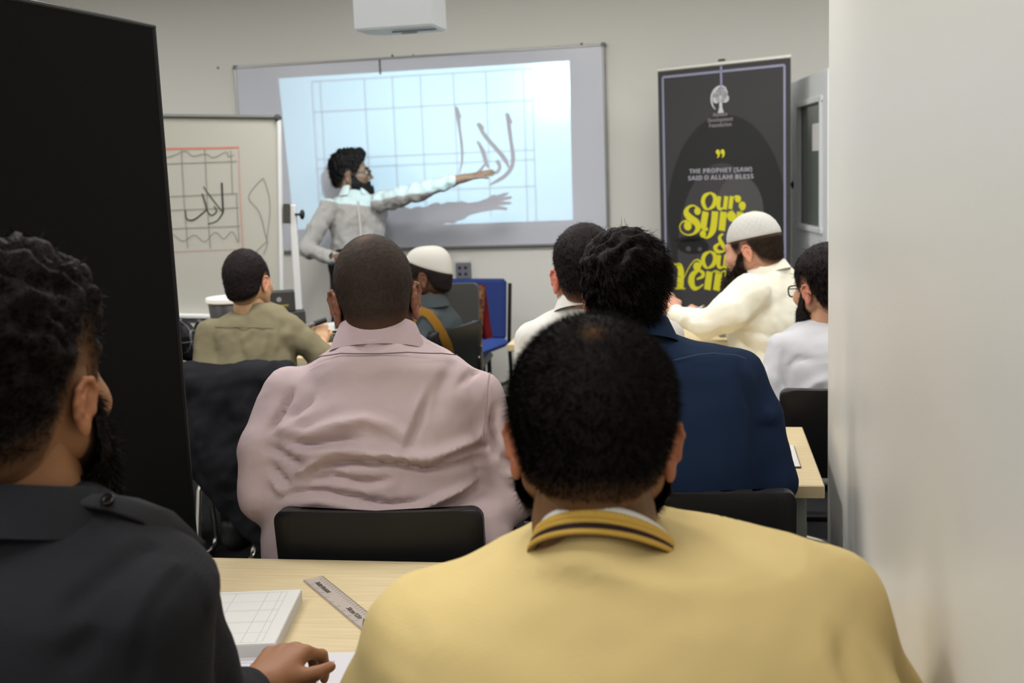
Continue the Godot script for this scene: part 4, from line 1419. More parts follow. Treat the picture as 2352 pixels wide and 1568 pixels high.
	for w in [["THE PROPHET (SAW)", Vector2(-0.0108, 1.3972), 0.3952, 0.025], ["SAID O ALLAH! BLESS", Vector2(-0.0113, 1.3592), 0.412, 0.025]]:
		letters(w[0], "Droid Sans", true, w[3], pale, bn, Vector3(w[1].x, w[1].y, 0.0042), w[2])
	for w in [["Human", Vector2(-0.007, 1.6985), 0.0871, 0.021], ["Development", Vector2(-0.0073, 1.6704), 0.1552, 0.021], ["Foundation", Vector2(-0.0077, 1.6423), 0.139, 0.021]]:
		letters(w[0], "Droid Sans", true, w[3], dimmed, bn, Vector3(w[1].x, w[1].y, 0.0042), w[2])

	# ---------------- socket box on the front wall
	var so := thing("wall_socket", "grey metal socket box with four round holes below the whiteboard", "socket", Vector3(-1.8457, 0.8209, -7.0))
	part("box", Build.new().box(Vector3(0, 0, 0.022), Vector3(0.095, 0.10, 0.044), 0.006).mesh(), mat(Color(0.46, 0.46, 0.50), 0.4, 0.3), so)
	for x in [-0.019, 0.019]:
		for y in [-0.018, 0.022]:
			part("socket_hole", Build.new().lathe(Vector3(x, y, 0.0435), [Vector2(0, 0.0012), Vector2(0.010, 0.0012), Vector2(0.011, 0)], 14, Vector3(0, 0, 1)).mesh(), ink_black, so)
	part("conduit", Build.new().box(Vector3(-0.01, -0.40, 0.012), Vector3(0.03, 0.70, 0.024), 0.004).mesh(), mat(Color(0.8, 0.79, 0.76), 0.5), so)
	part("mounting_block", Build.new().box(Vector3(0.0, 0.062, 0.012), Vector3(0.09, 0.022, 0.02), 0.003).mesh(), mat(Color(0.8, 0.79, 0.76), 0.5), so)

	# ---------------- chairs and rolls stacked by the wall
	var blue := cloth(Color(0.17, 0.225, 0.42), 60.0)
	var bp := Vector3(-1.7015, 0, -5.641)
	var bc2 := thing("blue_chair", "blue upholstered stacking chair with black legs standing by the wall", "chair", bp, 2.95)
	part("backrest", Build.new().box(Vector3(0, 0.64, 0.19), Vector3(0.38, 0.36, 0.05), 0.02, Basis(Vector3.RIGHT, 0.12)).mesh(), blue, bc2)
	part("seat", Build.new().box(Vector3(0, 0.45, -0.02), Vector3(0.42, 0.05, 0.40), 0.022).mesh(), mat(Color(0.18, 0.29, 0.60), 0.8), bc2)
	for s in [-1.0, 1.0]:
		part("leg", Build.new().tube([Vector3(s * 0.205, 0.79, 0.225), Vector3(s * 0.205, 0.45, 0.18), Vector3(s * 0.205, 0.0, 0.22)], 0.012, 8).mesh(), chair_black, bc2)
		part("leg", Build.new().tube([Vector3(s * 0.205, 0.43, -0.18), Vector3(s * 0.205, 0.0, -0.22)], 0.012, 8).mesh(), chair_black, bc2)
		part("stretcher", Build.new().tube([Vector3(s * 0.205, 0.22, 0.2), Vector3(s * 0.205, 0.22, -0.2)], 0.010, 8).mesh(), chair_black, bc2)
	part("rail", Build.new().tube([Vector3(-0.205, 0.42, -0.18), Vector3(0.205, 0.42, -0.18)], 0.010, 8).mesh(), chair_black, bc2)
	copy(bc2, bp + Vector3(0.03, 0.0, -0.62), 2.95, "second blue upholstered chair tucked in behind the first by the wall")
	var gp := Vector3(-1.6097, 0.8834, -5.5155)
	var gb := thing("grey_chair", "dark grey high-backed chair behind the boy in the white cap", "chair", Vector3(gp.x, 0, gp.z), 0.1)
	var sh := Build.new()
	var corner := []
	for k in 6:
		corner.append(Vector2(0.19 + 0.03 * sin(k * PI / 10), gp.y - 0.03 + 0.03 * cos(k * PI / 10)))
	corner.append_array([Vector2(0.21, 0.44), Vector2(-0.21, 0.44)])
	for k in 6:
		corner.append(Vector2(-0.19 - 0.03 * cos(k * PI / 10), gp.y - 0.03 + 0.03 * sin(k * PI / 10)))
	sh.prism(Vector3(0, 0, 0.02), Vector3.RIGHT, Vector3.UP, corner, Vector3(0, 0, -0.04))
	part("backrest", sh.mesh(), mat(Color(0.21, 0.21, 0.20), 0.5), gb)
	part("seat", Build.new().box(Vector3(0, 0.44, -0.24), Vector3(0.44, 0.04, 0.44), 0.015).mesh(), chair_black, gb)
	for s in [-1.0, 1.0]:
		for z in [0.0, -0.42]:
			part("leg", Build.new().tube([Vector3(s * 0.2, 0.44, z), Vector3(s * 0.2, 0.0, z)], 0.012, 8).mesh(), chair_black, gb)
	var lids := Build.new().box(Vector3.ZERO, Vector3(0.10, 0.035, 0.05), 0.012)
	solid("wall_tape_roll", lids.mesh(), paper, "small white box lying on the ledge beside the grey chair back", "box", Vector3(-1.5937, 0.8555, -5.463))
	# patterned rug and maroon roll
	var pr := mat(Color(0.9, 0.85, 0.8), 0.95)
	pr.albedo_texture = noise_tex(0.045, 31, [Color(0.16, 0.05, 0.03), Color(0.72, 0.55, 0.38)], 256, 0.0, 3)
	triplanar(pr, Vector3.ONE * 2.5)
	var ra := Vector3(-1.4582, 0.5971, -5.661)
	var rb := Vector3(-1.4512, 0.8383, -5.7509)
	solid("patterned_rug", Build.new().tube([ra + Vector3(0, -0.12, 0), ra, rb], 0.045, 14).mesh(ra), pr, "rolled brown patterned rug standing against the blue chairs", "rug", ra)
	var rc := Vector3(-1.4077, 0.6216, -5.7277)
	var rd := Vector3(-1.4475, 0.8396, -5.8036)
	solid("maroon_mat", Build.new().tube([rc + Vector3(0.01, -0.05, 0), rc, rd], 0.028, 14).mesh(rc), cloth(Color(0.36, 0.09, 0.10), 60.0), "rolled maroon mat leaning between patterned rug and blue chair", "mat", rc)

func mat_vertex(rough: float) -> StandardMaterial3D:
	var m := mat(Color.WHITE, rough, 0.0, 0.3)
	m.vertex_color_use_as_albedo = true
	return m

func build_desks(paper: Material, ink_black: Material) -> void:
	# ---------------- black display screen on the left
	var pa := Vector3(-1.2638, 0, -2.2617)
	var pd := Vector3(-0.0538, 0, 0.9986)
	var felt := mat(Color(0.085, 0.085, 0.085), 0.95, 0.0, 0.1)
	felt.normal_enabled = true
	felt.normal_texture = weave_normal
	felt.normal_scale = 0.3
	triplanar(felt, Vector3.ONE * 14.0)
	var scr := thing("display_screen", "tall black felt display screen at the left behind the bearded man", "screen", pa, atan2(-pd.z, pd.x))
	part("felt_panel", Build.new().box(Vector3(0.60, 0.90, 0.0), Vector3(1.18, 1.71, 0.03), 0.004).mesh(), felt, scr)
	part("edge_strip", Build.new().box(Vector3(0.006, 0.90, 0.0), Vector3(0.012, 1.72, 0.036), 0.004).mesh(), chair_black, scr)
	part("edge_strip", Build.new().box(Vector3(1.194, 0.90, 0.0), Vector3(0.012, 1.72, 0.036), 0.004).mesh(), chair_black, scr)
	part("top_strip", Build.new().box(Vector3(0.60, 1.757, 0.0), Vector3(1.2, 0.010, 0.036), 0.003).mesh(), chair_black, scr)
	for x in [0.10, 1.10]:
		part("foot", Build.new().box(Vector3(x, 0.025, 0.0), Vector3(0.05, 0.05, 0.36), 0.008).mesh(), chair_black, scr)

	# ---------------- desks
	desk("pale maple desk carrying the ruler and paper block", Vector3(-0.53, 0, -1.597), 0.047, 1.4, 0.6)
	desk("maple desk in front of the men in pink and navy shirts", Vector3(-0.453, 0, -2.711), 0.047, 1.15, 0.567)
	desk("maple desk between the man in glasses and the kneeling row ahead", Vector3(-0.02, 0, -3.80), 0.047, 1.4, 0.5).set_meta("label", "maple desk in front of the man in glasses and white sweatshirt")
	desk("maple desk under the arm of the man in the knitted cap", Vector3(-0.33, 0, -4.80), 0.047, 1.4, 0.567)
	desk("maple desk with the tub, black boxes and papers before the khaki boy", Vector3(-2.22, 0, -4.45), 0.047, 1.4, 0.6)

	# ---------------- things on the near desk
	var lines_x := [0.10, 0.125, 0.30, 0.475, 0.65, 0.825, 0.90, 0.93]
	var lines_y := [0.03, 0.05, 0.22, 0.38, 0.40, 0.60, 0.62, 0.80, 0.97]
	var top_m := mat(Color.WHITE, 0.7, 0.0, 0.2)
	top_m.albedo_texture = ruled_sheet(Vector2(0.3, 0.21), lines_x, lines_y, Color(0.80, 0.795, 0.78), Color(0.69, 0.685, 0.675))
	var bp := Vector3(-0.7227, 0.73, -1.574)
	var bdir := Vector3(0.2179, 5.027e-16, 0.976)
	var blen := 0.2209
	var blk := thing("paper_block", "thick white block of ruled paper sheets near the ruler", "paper", bp, atan2(bdir.x, bdir.z))
	part("sheet_stack", Build.new().box(Vector3(-0.15, 0.0105, 0), Vector3(0.30, 0.021, blen), 0.0006).mesh(), paper, blk)
	part("top_sheet", Build.new().box(Vector3(-0.15, 0.0215, 0), Vector3(0.298, 0.0006, blen - 0.002)).mesh(), top_m, blk)
	var sp := Vector3(-0.5833, 0.7305, -1.4945)
	var sdir := Vector3(0.1803, -1.133e-15, 0.9836)
	var sheet_m := mat(Color.WHITE, 0.7, 0.0, 0.2)
	sheet_m.albedo_texture = ruled_sheet(Vector2(0.3, 0.21), [0.06, 0.30, 0.50, 0.70, 0.87, 0.905], [0.13, 0.33, 0.5, 0.7, 0.93], Color(0.79, 0.78, 0.795), Color(0.5, 0.49, 0.52))
	var sh := thing("paper_sheet", "loose white sheet with a drawn grid under the brown hand", "paper", sp, atan2(sdir.x, sdir.z))
	part("sheet", Build.new().box(Vector3(-0.15, 0.0006, 0.105), Vector3(0.30, 0.001, 0.21)).mesh(), sheet_m, sh)
	solid("paper_sheet", Build.new().box(Vector3(-0.149, 0.0004, 0.103), Vector3(0.30, 0.0006, 0.21), 0.0, Basis(Vector3.UP, 0.012)).mesh(), paper, "lower blank sheet peeping out beneath the gridded sheet", "paper", sp + Vector3(-0.003, -0.0006, -0.001)).rotation.y = atan2(sdir.x, sdir.z)
	var wp := Vector3(0.134, 0.731, -1.9446)
	solid("paper_sheet", Build.new().box(Vector3(-0.10, 0.001, 0.08), Vector3(0.21, 0.001, 0.16)).mesh(), paper, "white sheet at the desk end against the near white wall", "paper", wp)
	# ruler
	var r0 := Vector3(-0.7685, 0.731, -1.7824)
	var r1 := Vector3(-0.5913, 0.731, -1.5869)
	var rd := (r1 - r0).normalized()
	var ru := thing("ruler", "clear plastic ruler with black printing lying across the maple desk", "ruler", r0, atan2(-rd.z, rd.x))
	var clear := mat(Color(0.80, 0.76, 0.74, 0.45), 0.3)
	clear.transparency = BaseMaterial3D.TRANSPARENCY_ALPHA
	part("blade", Build.new().box(Vector3(0.15, 0.0012, 0), Vector3(0.305, 0.0022, 0.036), 0.0006).mesh(), clear, ru)
	var ticks := Build.new()
	for k in 31:
		ticks.box(Vector3(0.002 + k * 0.0098, 0.0026, -0.0135), Vector3(0.0006, 0.0001, 0.005 if k % 5 else 0.0065))
		ticks.box(Vector3(0.004 + k * 0.0098, 0.0026, -0.0088), Vector3(0.0016, 0.0001, 0.0014))
	for k in 13:
		ticks.box(Vector3(0.004 + k * 0.0245, 0.0026, 0.0155), Vector3(0.0006, 0.0001, 0.005))
		ticks.box(Vector3(0.006 + k * 0.0245, 0.0026, 0.0118), Vector3(0.0018, 0.0001, 0.0018))
	ticks.box(Vector3(0.15, 0.0026, -0.0168), Vector3(0.30, 0.0001, 0.0012))
	ticks.box(Vector3(0.15, 0.0026, 0.0172), Vector3(0.30, 0.0001, 0.0008))
	part("scale_print", ticks.mesh(), mat(Color(0.35, 0.32, 0.32), 0.6), ru)
	for w in [["Shatter-Resistant", 0.055, 0.0105, 0.06], ["30cm/12in", 0.195, 0.010, 0.055]]:
		var f := SystemFont.new()
		f.font_names = PackedStringArray(["Droid Sans"])
		f.font_weight = 700
		var tm := TextMesh.new()
		tm.text = w[0]
		tm.font = f
		tm.font_size = 24
		tm.pixel_size = w[2] / 24.0 * 1.2
		tm.depth = 0.0001
		var o := part("lettering", tm, ink_black, ru)
		o.position = Vector3(w[1], 0.0027, 0.002)
		o.rotation.x = -PI / 2
		o.scale.x = w[3] / maxf(tm.get_aabb().size.x, 0.001)
	part("emblem", Build.new().prism(Vector3(0.255, 0.0026, 0.003), Vector3.RIGHT, Vector3(0, 0, 1), [Vector2(-0.03, -0.004), Vector2(-0.008, -0.008), Vector2(0.018, -0.006), Vector2(0.012, 0.008), Vector2(-0.008, 0.007)], Vector3(0, 0.0001, 0)).mesh(), mat(Color(0.13, 0.12, 0.14)), ru)

	# ---------------- sheet and pencil on the second desk
	var cp := Vector3(0.0879, 0.731, -2.597)
	var card := thing("paper_sheet", "white sheet on the desk beside the navy sleeve", "paper", cp, 0.047)
	part("sheet", Build.new().box(Vector3(-0.10, 0.003, -0.10), Vector3(0.20, 0.0015, 0.20)).mesh(), paper, card)
	part("backing_card", Build.new().box(Vector3(-0.10, 0.001, -0.10), Vector3(0.204, 0.0018, 0.204)).mesh(), mat(Color(0.25, 0.17, 0.10), 0.8), card)
	var pp := Vector3(0.0601, 0.74, -2.7358)
	var pc := thing("pencil", "yellow pencil with a red end on the sheet beside the navy sleeve", "pencil", pp, 0.15)
	part("shaft", Build.new().tube([Vector3(-0.15, 0.0, 0), Vector3(-0.008, 0.0, 0)], 0.004, 6).mesh(), mat(Color(0.85, 0.62, 0.05), 0.4), pc)
	part("end_cap", Build.new().tube([Vector3(-0.008, 0.0, 0), Vector3(0.006, 0.0, 0)], 0.0043, 8).mesh(), mat(Color(0.65, 0.05, 0.03), 0.4), pc)

	# ---------------- tub, boxes and papers on the front left desk
	var tp := Vector3(-2.3058, 0.73, -4.6404)
	var tub := thing("bucket", "black round collection bucket with a wide white lid", "bucket", tp)
	var th := 0.1977
	part("body", Build.new().lathe(Vector3.ZERO, [Vector2(0, 0), Vector2(0.082, 0), Vector2(0.085, 0.005), Vector2(0.100, th - 0.02), Vector2(0, th - 0.02)], 40).mesh(), mat(Color(0.12, 0.12, 0.125), 0.45), tub)
	part("lid", Build.new().lathe(Vector3(0, th - 0.022, 0), [Vector2(0.098, 0), Vector2(0.108, 0.0), Vector2(0.110, 0.004), Vector2(0.110, 0.018), Vector2(0.106, 0.022), Vector2(0.098, 0.022), Vector2(0.096, 0.018), Vector2(0, 0.018)], 40).mesh(), mat(Color(0.86, 0.86, 0.86), 0.4), tub)
	var box_m := mat(Color(0.15, 0.15, 0.15), 0.6)
	var gold := mat(Color(0.55, 0.50, 0.05), 0.6)
	var q1 := Vector3(-2.082, 0.73, -4.6888)
	var names := ["black printed carton on top of another behind the khaki boy", "lower black printed carton under the top one behind the khaki boy"]
	for k in 2:
		var h0 := 0.0 if k == 1 else 0.1256
		var h1 := 0.2159 if k == 0 else 0.1256
		var off := Vector3(0.045, 0, 0.0) if k == 1 else Vector3.ZERO
		var bx := thing("carton", names[k], "carton", q1 + off + Vector3(0, h0, 0), 0.45, "black printed cartons")
		var hh := h1 - h0
		part("box", Build.new().box(Vector3(0, hh * 0.5, 0), Vector3(0.11, hh - 0.002, 0.10), 0.002).mesh(), box_m, bx)
		for y in [0.32, 0.68]:
			part("mark", Build.new().box(Vector3(0.0555, hh * y, 0.0), Vector3(0.0006, hh * 0.22, 0.03)).mesh(), gold, bx)
		part("mark", Build.new().box(Vector3(0.0, hh * 0.32, 0.0505), Vector3(0.05, hh * 0.08, 0.0006)).mesh(), gold, bx)
		part("emblem", Build.new().lathe(Vector3(-0.015, hh * 0.62, 0.050), [Vector2(0, 0.0008), Vector2(0.011, 0.0008), Vector2(0.011, 0)], 14, Vector3(0, 0, 1)).mesh(), mat(Color(0.5, 0.5, 0.52)), bx)
	var fp := Vector3(-1.8893, 0.73, -4.6593)
	var pile := thing("paper_pile", "pile of white papers on the front desk beyond the raised marker", "papers", fp, 0.1)
	for k in 5:
		var st := Build.new()
		var w := 0.2 + 0.01 * k
		var rings := []
		for r in 9:
			var g := r / 8.0
			rings.append(PackedVector3Array([Vector3(lerpf(-w, w, g) * 0.5, 0.006 + k * 0.016 + 0.012 * sin(g * 3.0 + k), -0.08), Vector3(lerpf(-w, w, g) * 0.5, 0.004 + k * 0.014 + 0.010 * sin(g * 3.0 + k * 0.7), 0.10)]))
		st.skin(rings, false, false)
		part("sheet", st.mesh(), paper, pile)
	part("folder", Build.new().box(Vector3(0, 0.012, 0), Vector3(0.22, 0.008, 0.19), 0.002, Basis(Vector3.UP, 0.05)).mesh(), mat(Color(0.05, 0.05, 0.05), 0.5), pile)
	for k in 2:
		var cp2 := Vector3(-1.7586, 0.73, -4.644)
		var bx := thing("carton", ["black carton standing on end beside the paper pile", "black carton laid flat on the standing one beside the papers"][k], "carton", cp2 + Vector3(0.0, 0.10 * k, 0.0), 0.25, "black printed cartons")
		part("box", Build.new().box(Vector3(0, 0.05, 0), Vector3(0.11, 0.099, 0.09), 0.002).mesh(), box_m, bx)
		part("mark", Build.new().box(Vector3(-0.02, 0.035, 0.0455), Vector3(0.04, 0.01, 0.0006)).mesh(), gold, bx)
	# ---------------- chairs
	var c0 := Vector3(-0.7208, 0.8029, -1.9315)
	var first := chair("black plastic chair holding the man in the pink shirt", Vector3(c0.x, 0, c0.z - 0.235), 0.10)
	var c1 := Vector3(-0.1465, 0.7439, -2.1017)
	copy(first, Vector3(c1.x, 0, c1.z - 0.235), 0.06, "black plastic chair holding the man in the navy shirt")
	var c2 := Vector3(0.2386, 0.7728, -3.1129)
	copy(first, Vector3(c2.x, 0, c2.z - 0.235), 0.04, "black plastic chair holding the man in glasses and white sweatshirt")
	var c3 := Vector3(-1.6859, 0.8234, -3.3877)
	copy(first, Vector3(c3.x, 0, c3.z - 0.235), 0.02, "black chair with chrome runners under the draped dark jacket")
	copy(first, Vector3(-0.19, 0, -1.19), 0.0, "black plastic chair under the man in the yellow robe")
	copy(first, Vector3(-0.4133, 0, -2.8867), 0.05, "black plastic chair holding the man in the white shirt")
	copy(first, Vector3(0.0283, 0, -4.1281), 0.9, "black plastic chair holding the man in the knitted cap")
	copy(first, Vector3(-1.4396, 0, -4.4949), 1.30, "black plastic chair behind the boy in the white cap")
	copy(first, Vector3(-2.30, 0, -3.70), 0.0, "black plastic chair holding the person in the plaid sleeve")
	# jacket over the khaki boy's chair
	var jf := Field.new()
	var jx := c3.x
	var jz := c3.z + 0.01
	jf.loft([[0.838, jx, jz - 0.02, 0.20, 0.045], [0.81, jx, jz - 0.005, 0.213, 0.062], [0.70, jx - 0.005, jz + 0.01, 0.215, 0.055], [0.55, jx, jz + 0.02, 0.205, 0.055], [0.42, jx + 0.04, jz + 0.02, 0.165, 0.05], [0.30, jx + 0.07, jz + 0.01, 0.11, 0.045], [0.20, jx + 0.10, jz, 0.05, 0.035]], 0.02, 0.02, 3.0)
	jf.cap(Vector3(jx - 0.17, 0.80, jz), Vector3(jx - 0.18, 0.50, jz + 0.03), 0.05, 0.042, 0.03)
	jf.cap(Vector3(jx + 0.16, 0.80, jz), Vector3(jx + 0.17, 0.42, jz + 0.035), 0.055, 0.042, 0.03)
	var js := garment(jf, 0.013, 0.022, 4, 6.0)
	for k in 5:
		js.fold([Vector2(jx - 0.16 + k * 0.08, 0.80), Vector2(jx - 0.14 + k * 0.075, 0.6), Vector2(jx - 0.08 + k * 0.06, 0.40)], 0.018, 0.012 if k % 2 else -0.012)
	js.normals()
	solid("jacket", js.commit(Vector3(jx, 0.5, jz)), cloth(Color(0.12, 0.123, 0.135), 120.0, 0.1), "dark jacket draped over the back of the khaki boy's chair", "jacket", Vector3(jx, 0.5, jz))

func build_people(paper: Material, ink_black: Material) -> void:
	var black_hair := Color(0.010, 0.009, 0.0085)
	var blue_jeans := cloth(Color(0.15, 0.17, 0.22), 100.0)
	var dark_cloth := cloth(Color(0.13, 0.13, 0.135), 100.0)

	# ---------------- man in the yellow robe, nearest the camera
	var spec := {"root": Vector3(-0.1317, 0, -1.0686), "head": Vector3(-0.1592, 1.1585, -1.0641), "turn": 8.0, "pitch": -13.0, "roll": -2.0, "size": 1.0, "wide": 0.94, "tall": 0.88, "skin": Color(0.25, 0.125, 0.06), "ear": Color(0.33, 0.12, 0.06), "neck_base": Vector3(-0.1622, 1.0032, -1.1642), "neck": 1.0, "stubbly_neck": 0.6, "splay": 34.0, "ear_size": 0.95, "cell": 0.009,
		"hair": {"thick": 0.0105, "amp": 0.0012, "freq": 90.0, "fade": 0.05, "strands": 45000, "length": 0.0125, "strand_width": 0.0006, "lift": 0.75, "seed": 2, "bald": Vector3(0.0, 0.112, 0.080), "bald_size": 0.009}, "beard": {"thick": 0.012, "amp": 0.004, "freq": 120.0, "strands": 2500, "length": 0.012}}
	var p := person("person", spec, "man in a yellow robe with cropped black hair, seen from behind")
	var rows := [[1.1, -0.1508, -1.0674, 0.0348, 0.085], [1.0839, -0.1503, -1.0651, 0.0469, 0.1], [1.0712, -0.1479, -1.0637, 0.0666, 0.11], [1.0563, -0.1142, -1.069, 0.1386, 0.118], [1.0411, -0.1128, -1.067, 0.1679, 0.121], [1.0187, -0.1231, -1.0613, 0.1979, 0.128], [0.9917, -0.1348, -1.0546, 0.2267, 0.132], [0.9579, -0.1333, -1.0498, 0.2451, 0.136], [0.9225, -0.1245, -1.0464, 0.2577, 0.136], [0.8708, -0.1184, -1.04, 0.2634, 0.13], [0.782, -0.1158, -1.0271, 0.2517, 0.13], [0.5, -0.1158, -1.0271, 0.2442, 0.13]]
	var f := Field.new()
	f.loft(rows, 0.0, 0.02, 2.3)
	var el := [Vector3(-0.3815, 0.8498, -1.0716), Vector3(0.1095, 0.8302, -1.1982)]
	var wr := [Vector3(-0.2633, 0.8009, -1.2975), Vector3(-0.0589, 0.7948, -1.3626)]
	f.chain([Vector3(-0.3348, 0.9642, -1.0475), el[0], wr[0]], [0.058, 0.056, 0.042], 0.05)
	f.chain([Vector3(0.065, 0.9705, -1.1371), el[1], wr[1]], [0.062, 0.056, 0.042], 0.05)
	var s := garment(f, 0.008, 0.006, 11, 5.0)
	var root: Vector3 = spec.root
	s.fold([Vector2(0.0613, 1.0095), Vector2(0.0749, 0.977), Vector2(0.0924, 0.9412), Vector2(0.1021, 0.9121)], 0.010, -0.012)
	s.fold([Vector2(0.0515, 1.0259), Vector2(0.069, 0.9773), Vector2(0.0786, 0.929)], 0.022, 0.007)
	s.fold([Vector2(-0.2245, 1.0486), Vector2(-0.1771, 1.0587), Vector2(-0.1298, 1.0629)], 0.014, -0.003)
	s.fold([Vector2(-0.2483, 1.0315), Vector2(-0.1773, 1.0388), Vector2(-0.1062, 1.04)], 0.016, 0.003)
	s.fold([Vector2(-0.3234, 1.0125), Vector2(-0.3334, 0.9849), Vector2(-0.3395, 0.9532)], 0.03, -0.004)
	s.fold([Vector2(-0.2958, 1.0154), Vector2(-0.1774, 1.0188), Vector2(-0.0393, 1.0174)], 0.05, -0.004)
	s.normals()
	var yellow := cloth(Color(0.80, 0.71, 0.49), 170.0, 0.3, 0.2)
	part("robe", s.commit(root), yellow, p, "pale yellow cotton robe")
	var nk := Field.new()
	nk.loft([[1.0601, -0.1592, -1.101, 0.0398, 0.055], [1.0355, -0.1442, -1.1006, 0.1039, 0.075], [0.9999, -0.1293, -1.0985, 0.1768, 0.09], [0.9345, -0.134, -1.0875, 0.2033, 0.1], [0.55, -0.134, -1.0875, 0.1972, 0.1]], 0.0, 0.02)
	body(p, spec, nk, [hand(wr[0], Vector3(0.5, -0.25, -0.7), Vector3(0.1, 1, 0), -1.0, [0.5, 0.5, 0.55, 0.6], 0.06, 1.0, 0.0075), hand(wr[1], Vector3(-0.5, -0.25, -0.7), Vector3(-0.1, 1, 0), 1.0, [0.5, 0.5, 0.55, 0.6], 0.06, 1.0, 0.0075)])
	var nc := Vector3(-0.1478, 1.0624, -1.0415)
	var band := func(y: float, grow: float, r: float) -> Array:
		var pts := []
		for k in 57:
			var a := TAU * k / 56
			pts.append(nc + Vector3(cos(a) * (0.066 + grow), y + 0.045 * sin(a) - 0.006 * pow(cos(a), 2.0), sin(a) * (0.070 + grow)))
		return pts
	var strip := Build.new()
	for q in [[0.008, 0.000, 0.0028], [0.004, 0.002, 0.0028], [-0.005, 0.006, 0.0030]]:
		strip.tube(band.call(q[0], q[1], q[2]), q[2], 8)
	part("neck_band", strip.mesh(root), mat(Color(0.78, 0.62, 0.25), 0.6), p, "braided gold neck band")
	var cord := Build.new()
	cord.tube(band.call(0.0012, 0.0040, 0.0), 0.0014, 6).tube(band.call(-0.0014, 0.0055, 0.0), 0.0014, 6).tube(band.call(-0.0086, 0.0085, 0.0), 0.0006, 5)
	part("neck_cord", cord.mesh(root), mat(Color(0.16, 0.07, 0.06), 0.7), p, "two dark brown cords")
	var beads := Build.new()
	var ring: Array = band.call(0.0105, -0.0005, 0.0)
	for k in ring.size() - 1:
		for h in 2:
			var c: Vector3 = (ring[k] as Vector3).lerp(ring[k + 1], h * 0.5)
			beads.lathe(c - Vector3(0, 0.0026, 0), [Vector2(0, 0), Vector2(0.0024, 0.001), Vector2(0.0028, 0.0026), Vector2(0.002, 0.0045), Vector2(0, 0.0052)], 6)
	part("beaded_edge", beads.mesh(root), mat(Color(0.80, 0.65, 0.28), 0.6), p)
	part("undershirt", Build.new().tube(band.call(0.012, -0.006, 0.0), 0.005, 8).mesh(root), mat(Color(0.85, 0.85, 0.83), 0.8), p, "white undershirt edge")
	sitting_legs(p, root, Vector3(-0.1317, 0.53, -1.0686), 0.0, yellow)

	# ---------------- man in the pink shirt
	spec = {"root": Vector3(-0.7379, 0, -2.0272), "head": Vector3(-0.7534, 1.1773, -2.1466), "turn": 19.0, "pitch": -11.0, "roll": 3.0, "size": 1.0, "wide": 1.0, "skin": Color(0.13, 0.065, 0.042), "ear": Color(0.22, 0.095, 0.06), "neck_base": Vector3(-0.7613, 1.0717, -2.1599), "neck": 1.2, "hair_colour": Color(0.028, 0.022, 0.018), "stubbly_neck": 0.4, "splay": 26.0, "ear_size": 1.1, "cell": 0.012,
		"hair": {"thick": 0.004, "amp": 0.001, "freq": 160.0, "fade": 0.05, "mottle": 0.22, "strands": 26000, "length": 0.0045, "strand_width": 0.0007, "lift": 0.5, "seed": 3, "bald": Vector3(-0.008, 0.120, 0.062), "bald_size": 0.014}}
	p = person("person", spec, "broad man in a pale pink shirt with close-cropped hair, seen from behind")
	root = spec.root
	rows = [[1.1176, -0.749, -2.1385, 0.0676, 0.092], [1.0914, -0.7419, -2.1361, 0.0995, 0.108], [1.0627, -0.7353, -2.1333, 0.1466, 0.116], [1.0308, -0.7372, -2.128, 0.1832, 0.112], [0.994, -0.7442, -2.1209, 0.2042, 0.127], [0.9426, -0.7548, -2.1108, 0.2111, 0.138], [0.8825, -0.7636, -2.0997, 0.2146, 0.142], [0.8178, -0.7657, -2.0895, 0.2164, 0.142], [0.7486, -0.7619, -2.0799, 0.219, 0.142], [0.662, -0.7547, -2.0684, 0.2251, 0.14], [0.5495, -0.7481, -2.0528, 0.2203, 0.13], [0.48, -0.7481, -2.0528, 0.2137, 0.13]]
	f = Field.new()
	f.loft(rows, 0.15, 0.02, 2.4)
	el = [Vector3(-0.956, 0.8109, -2.0049), Vector3(-0.4879, 0.7794, -2.1453)]
	wr = [Vector3(-0.9816, 0.7645, -2.3545), Vector3(-0.6131, 0.7497, -2.4547)]
	f.chain([Vector3(-0.9165, 0.992, -2.0824), Vector3(-0.9521, 0.9016, -2.0298), el[0]], [0.064, 0.056, 0.050], 0.022)
	f.chain([el[0], wr[0]], [0.048, 0.040], 0.015)
	f.chain([Vector3(-0.5601, 0.9756, -2.1589), Vector3(-0.5223, 0.8731, -2.1518), el[1]], [0.060, 0.053, 0.050], 0.020)
	f.chain([el[1], wr[1]], [0.050, 0.042], 0.015)
	f.chain([Vector3(-0.5366, 0.7469, -2.0778), Vector3(-0.4929, 0.6713, -2.045)], [0.05, 0.04], 0.05)
	s = garment(f, 0.0075, 0.007, 21, 7.0)
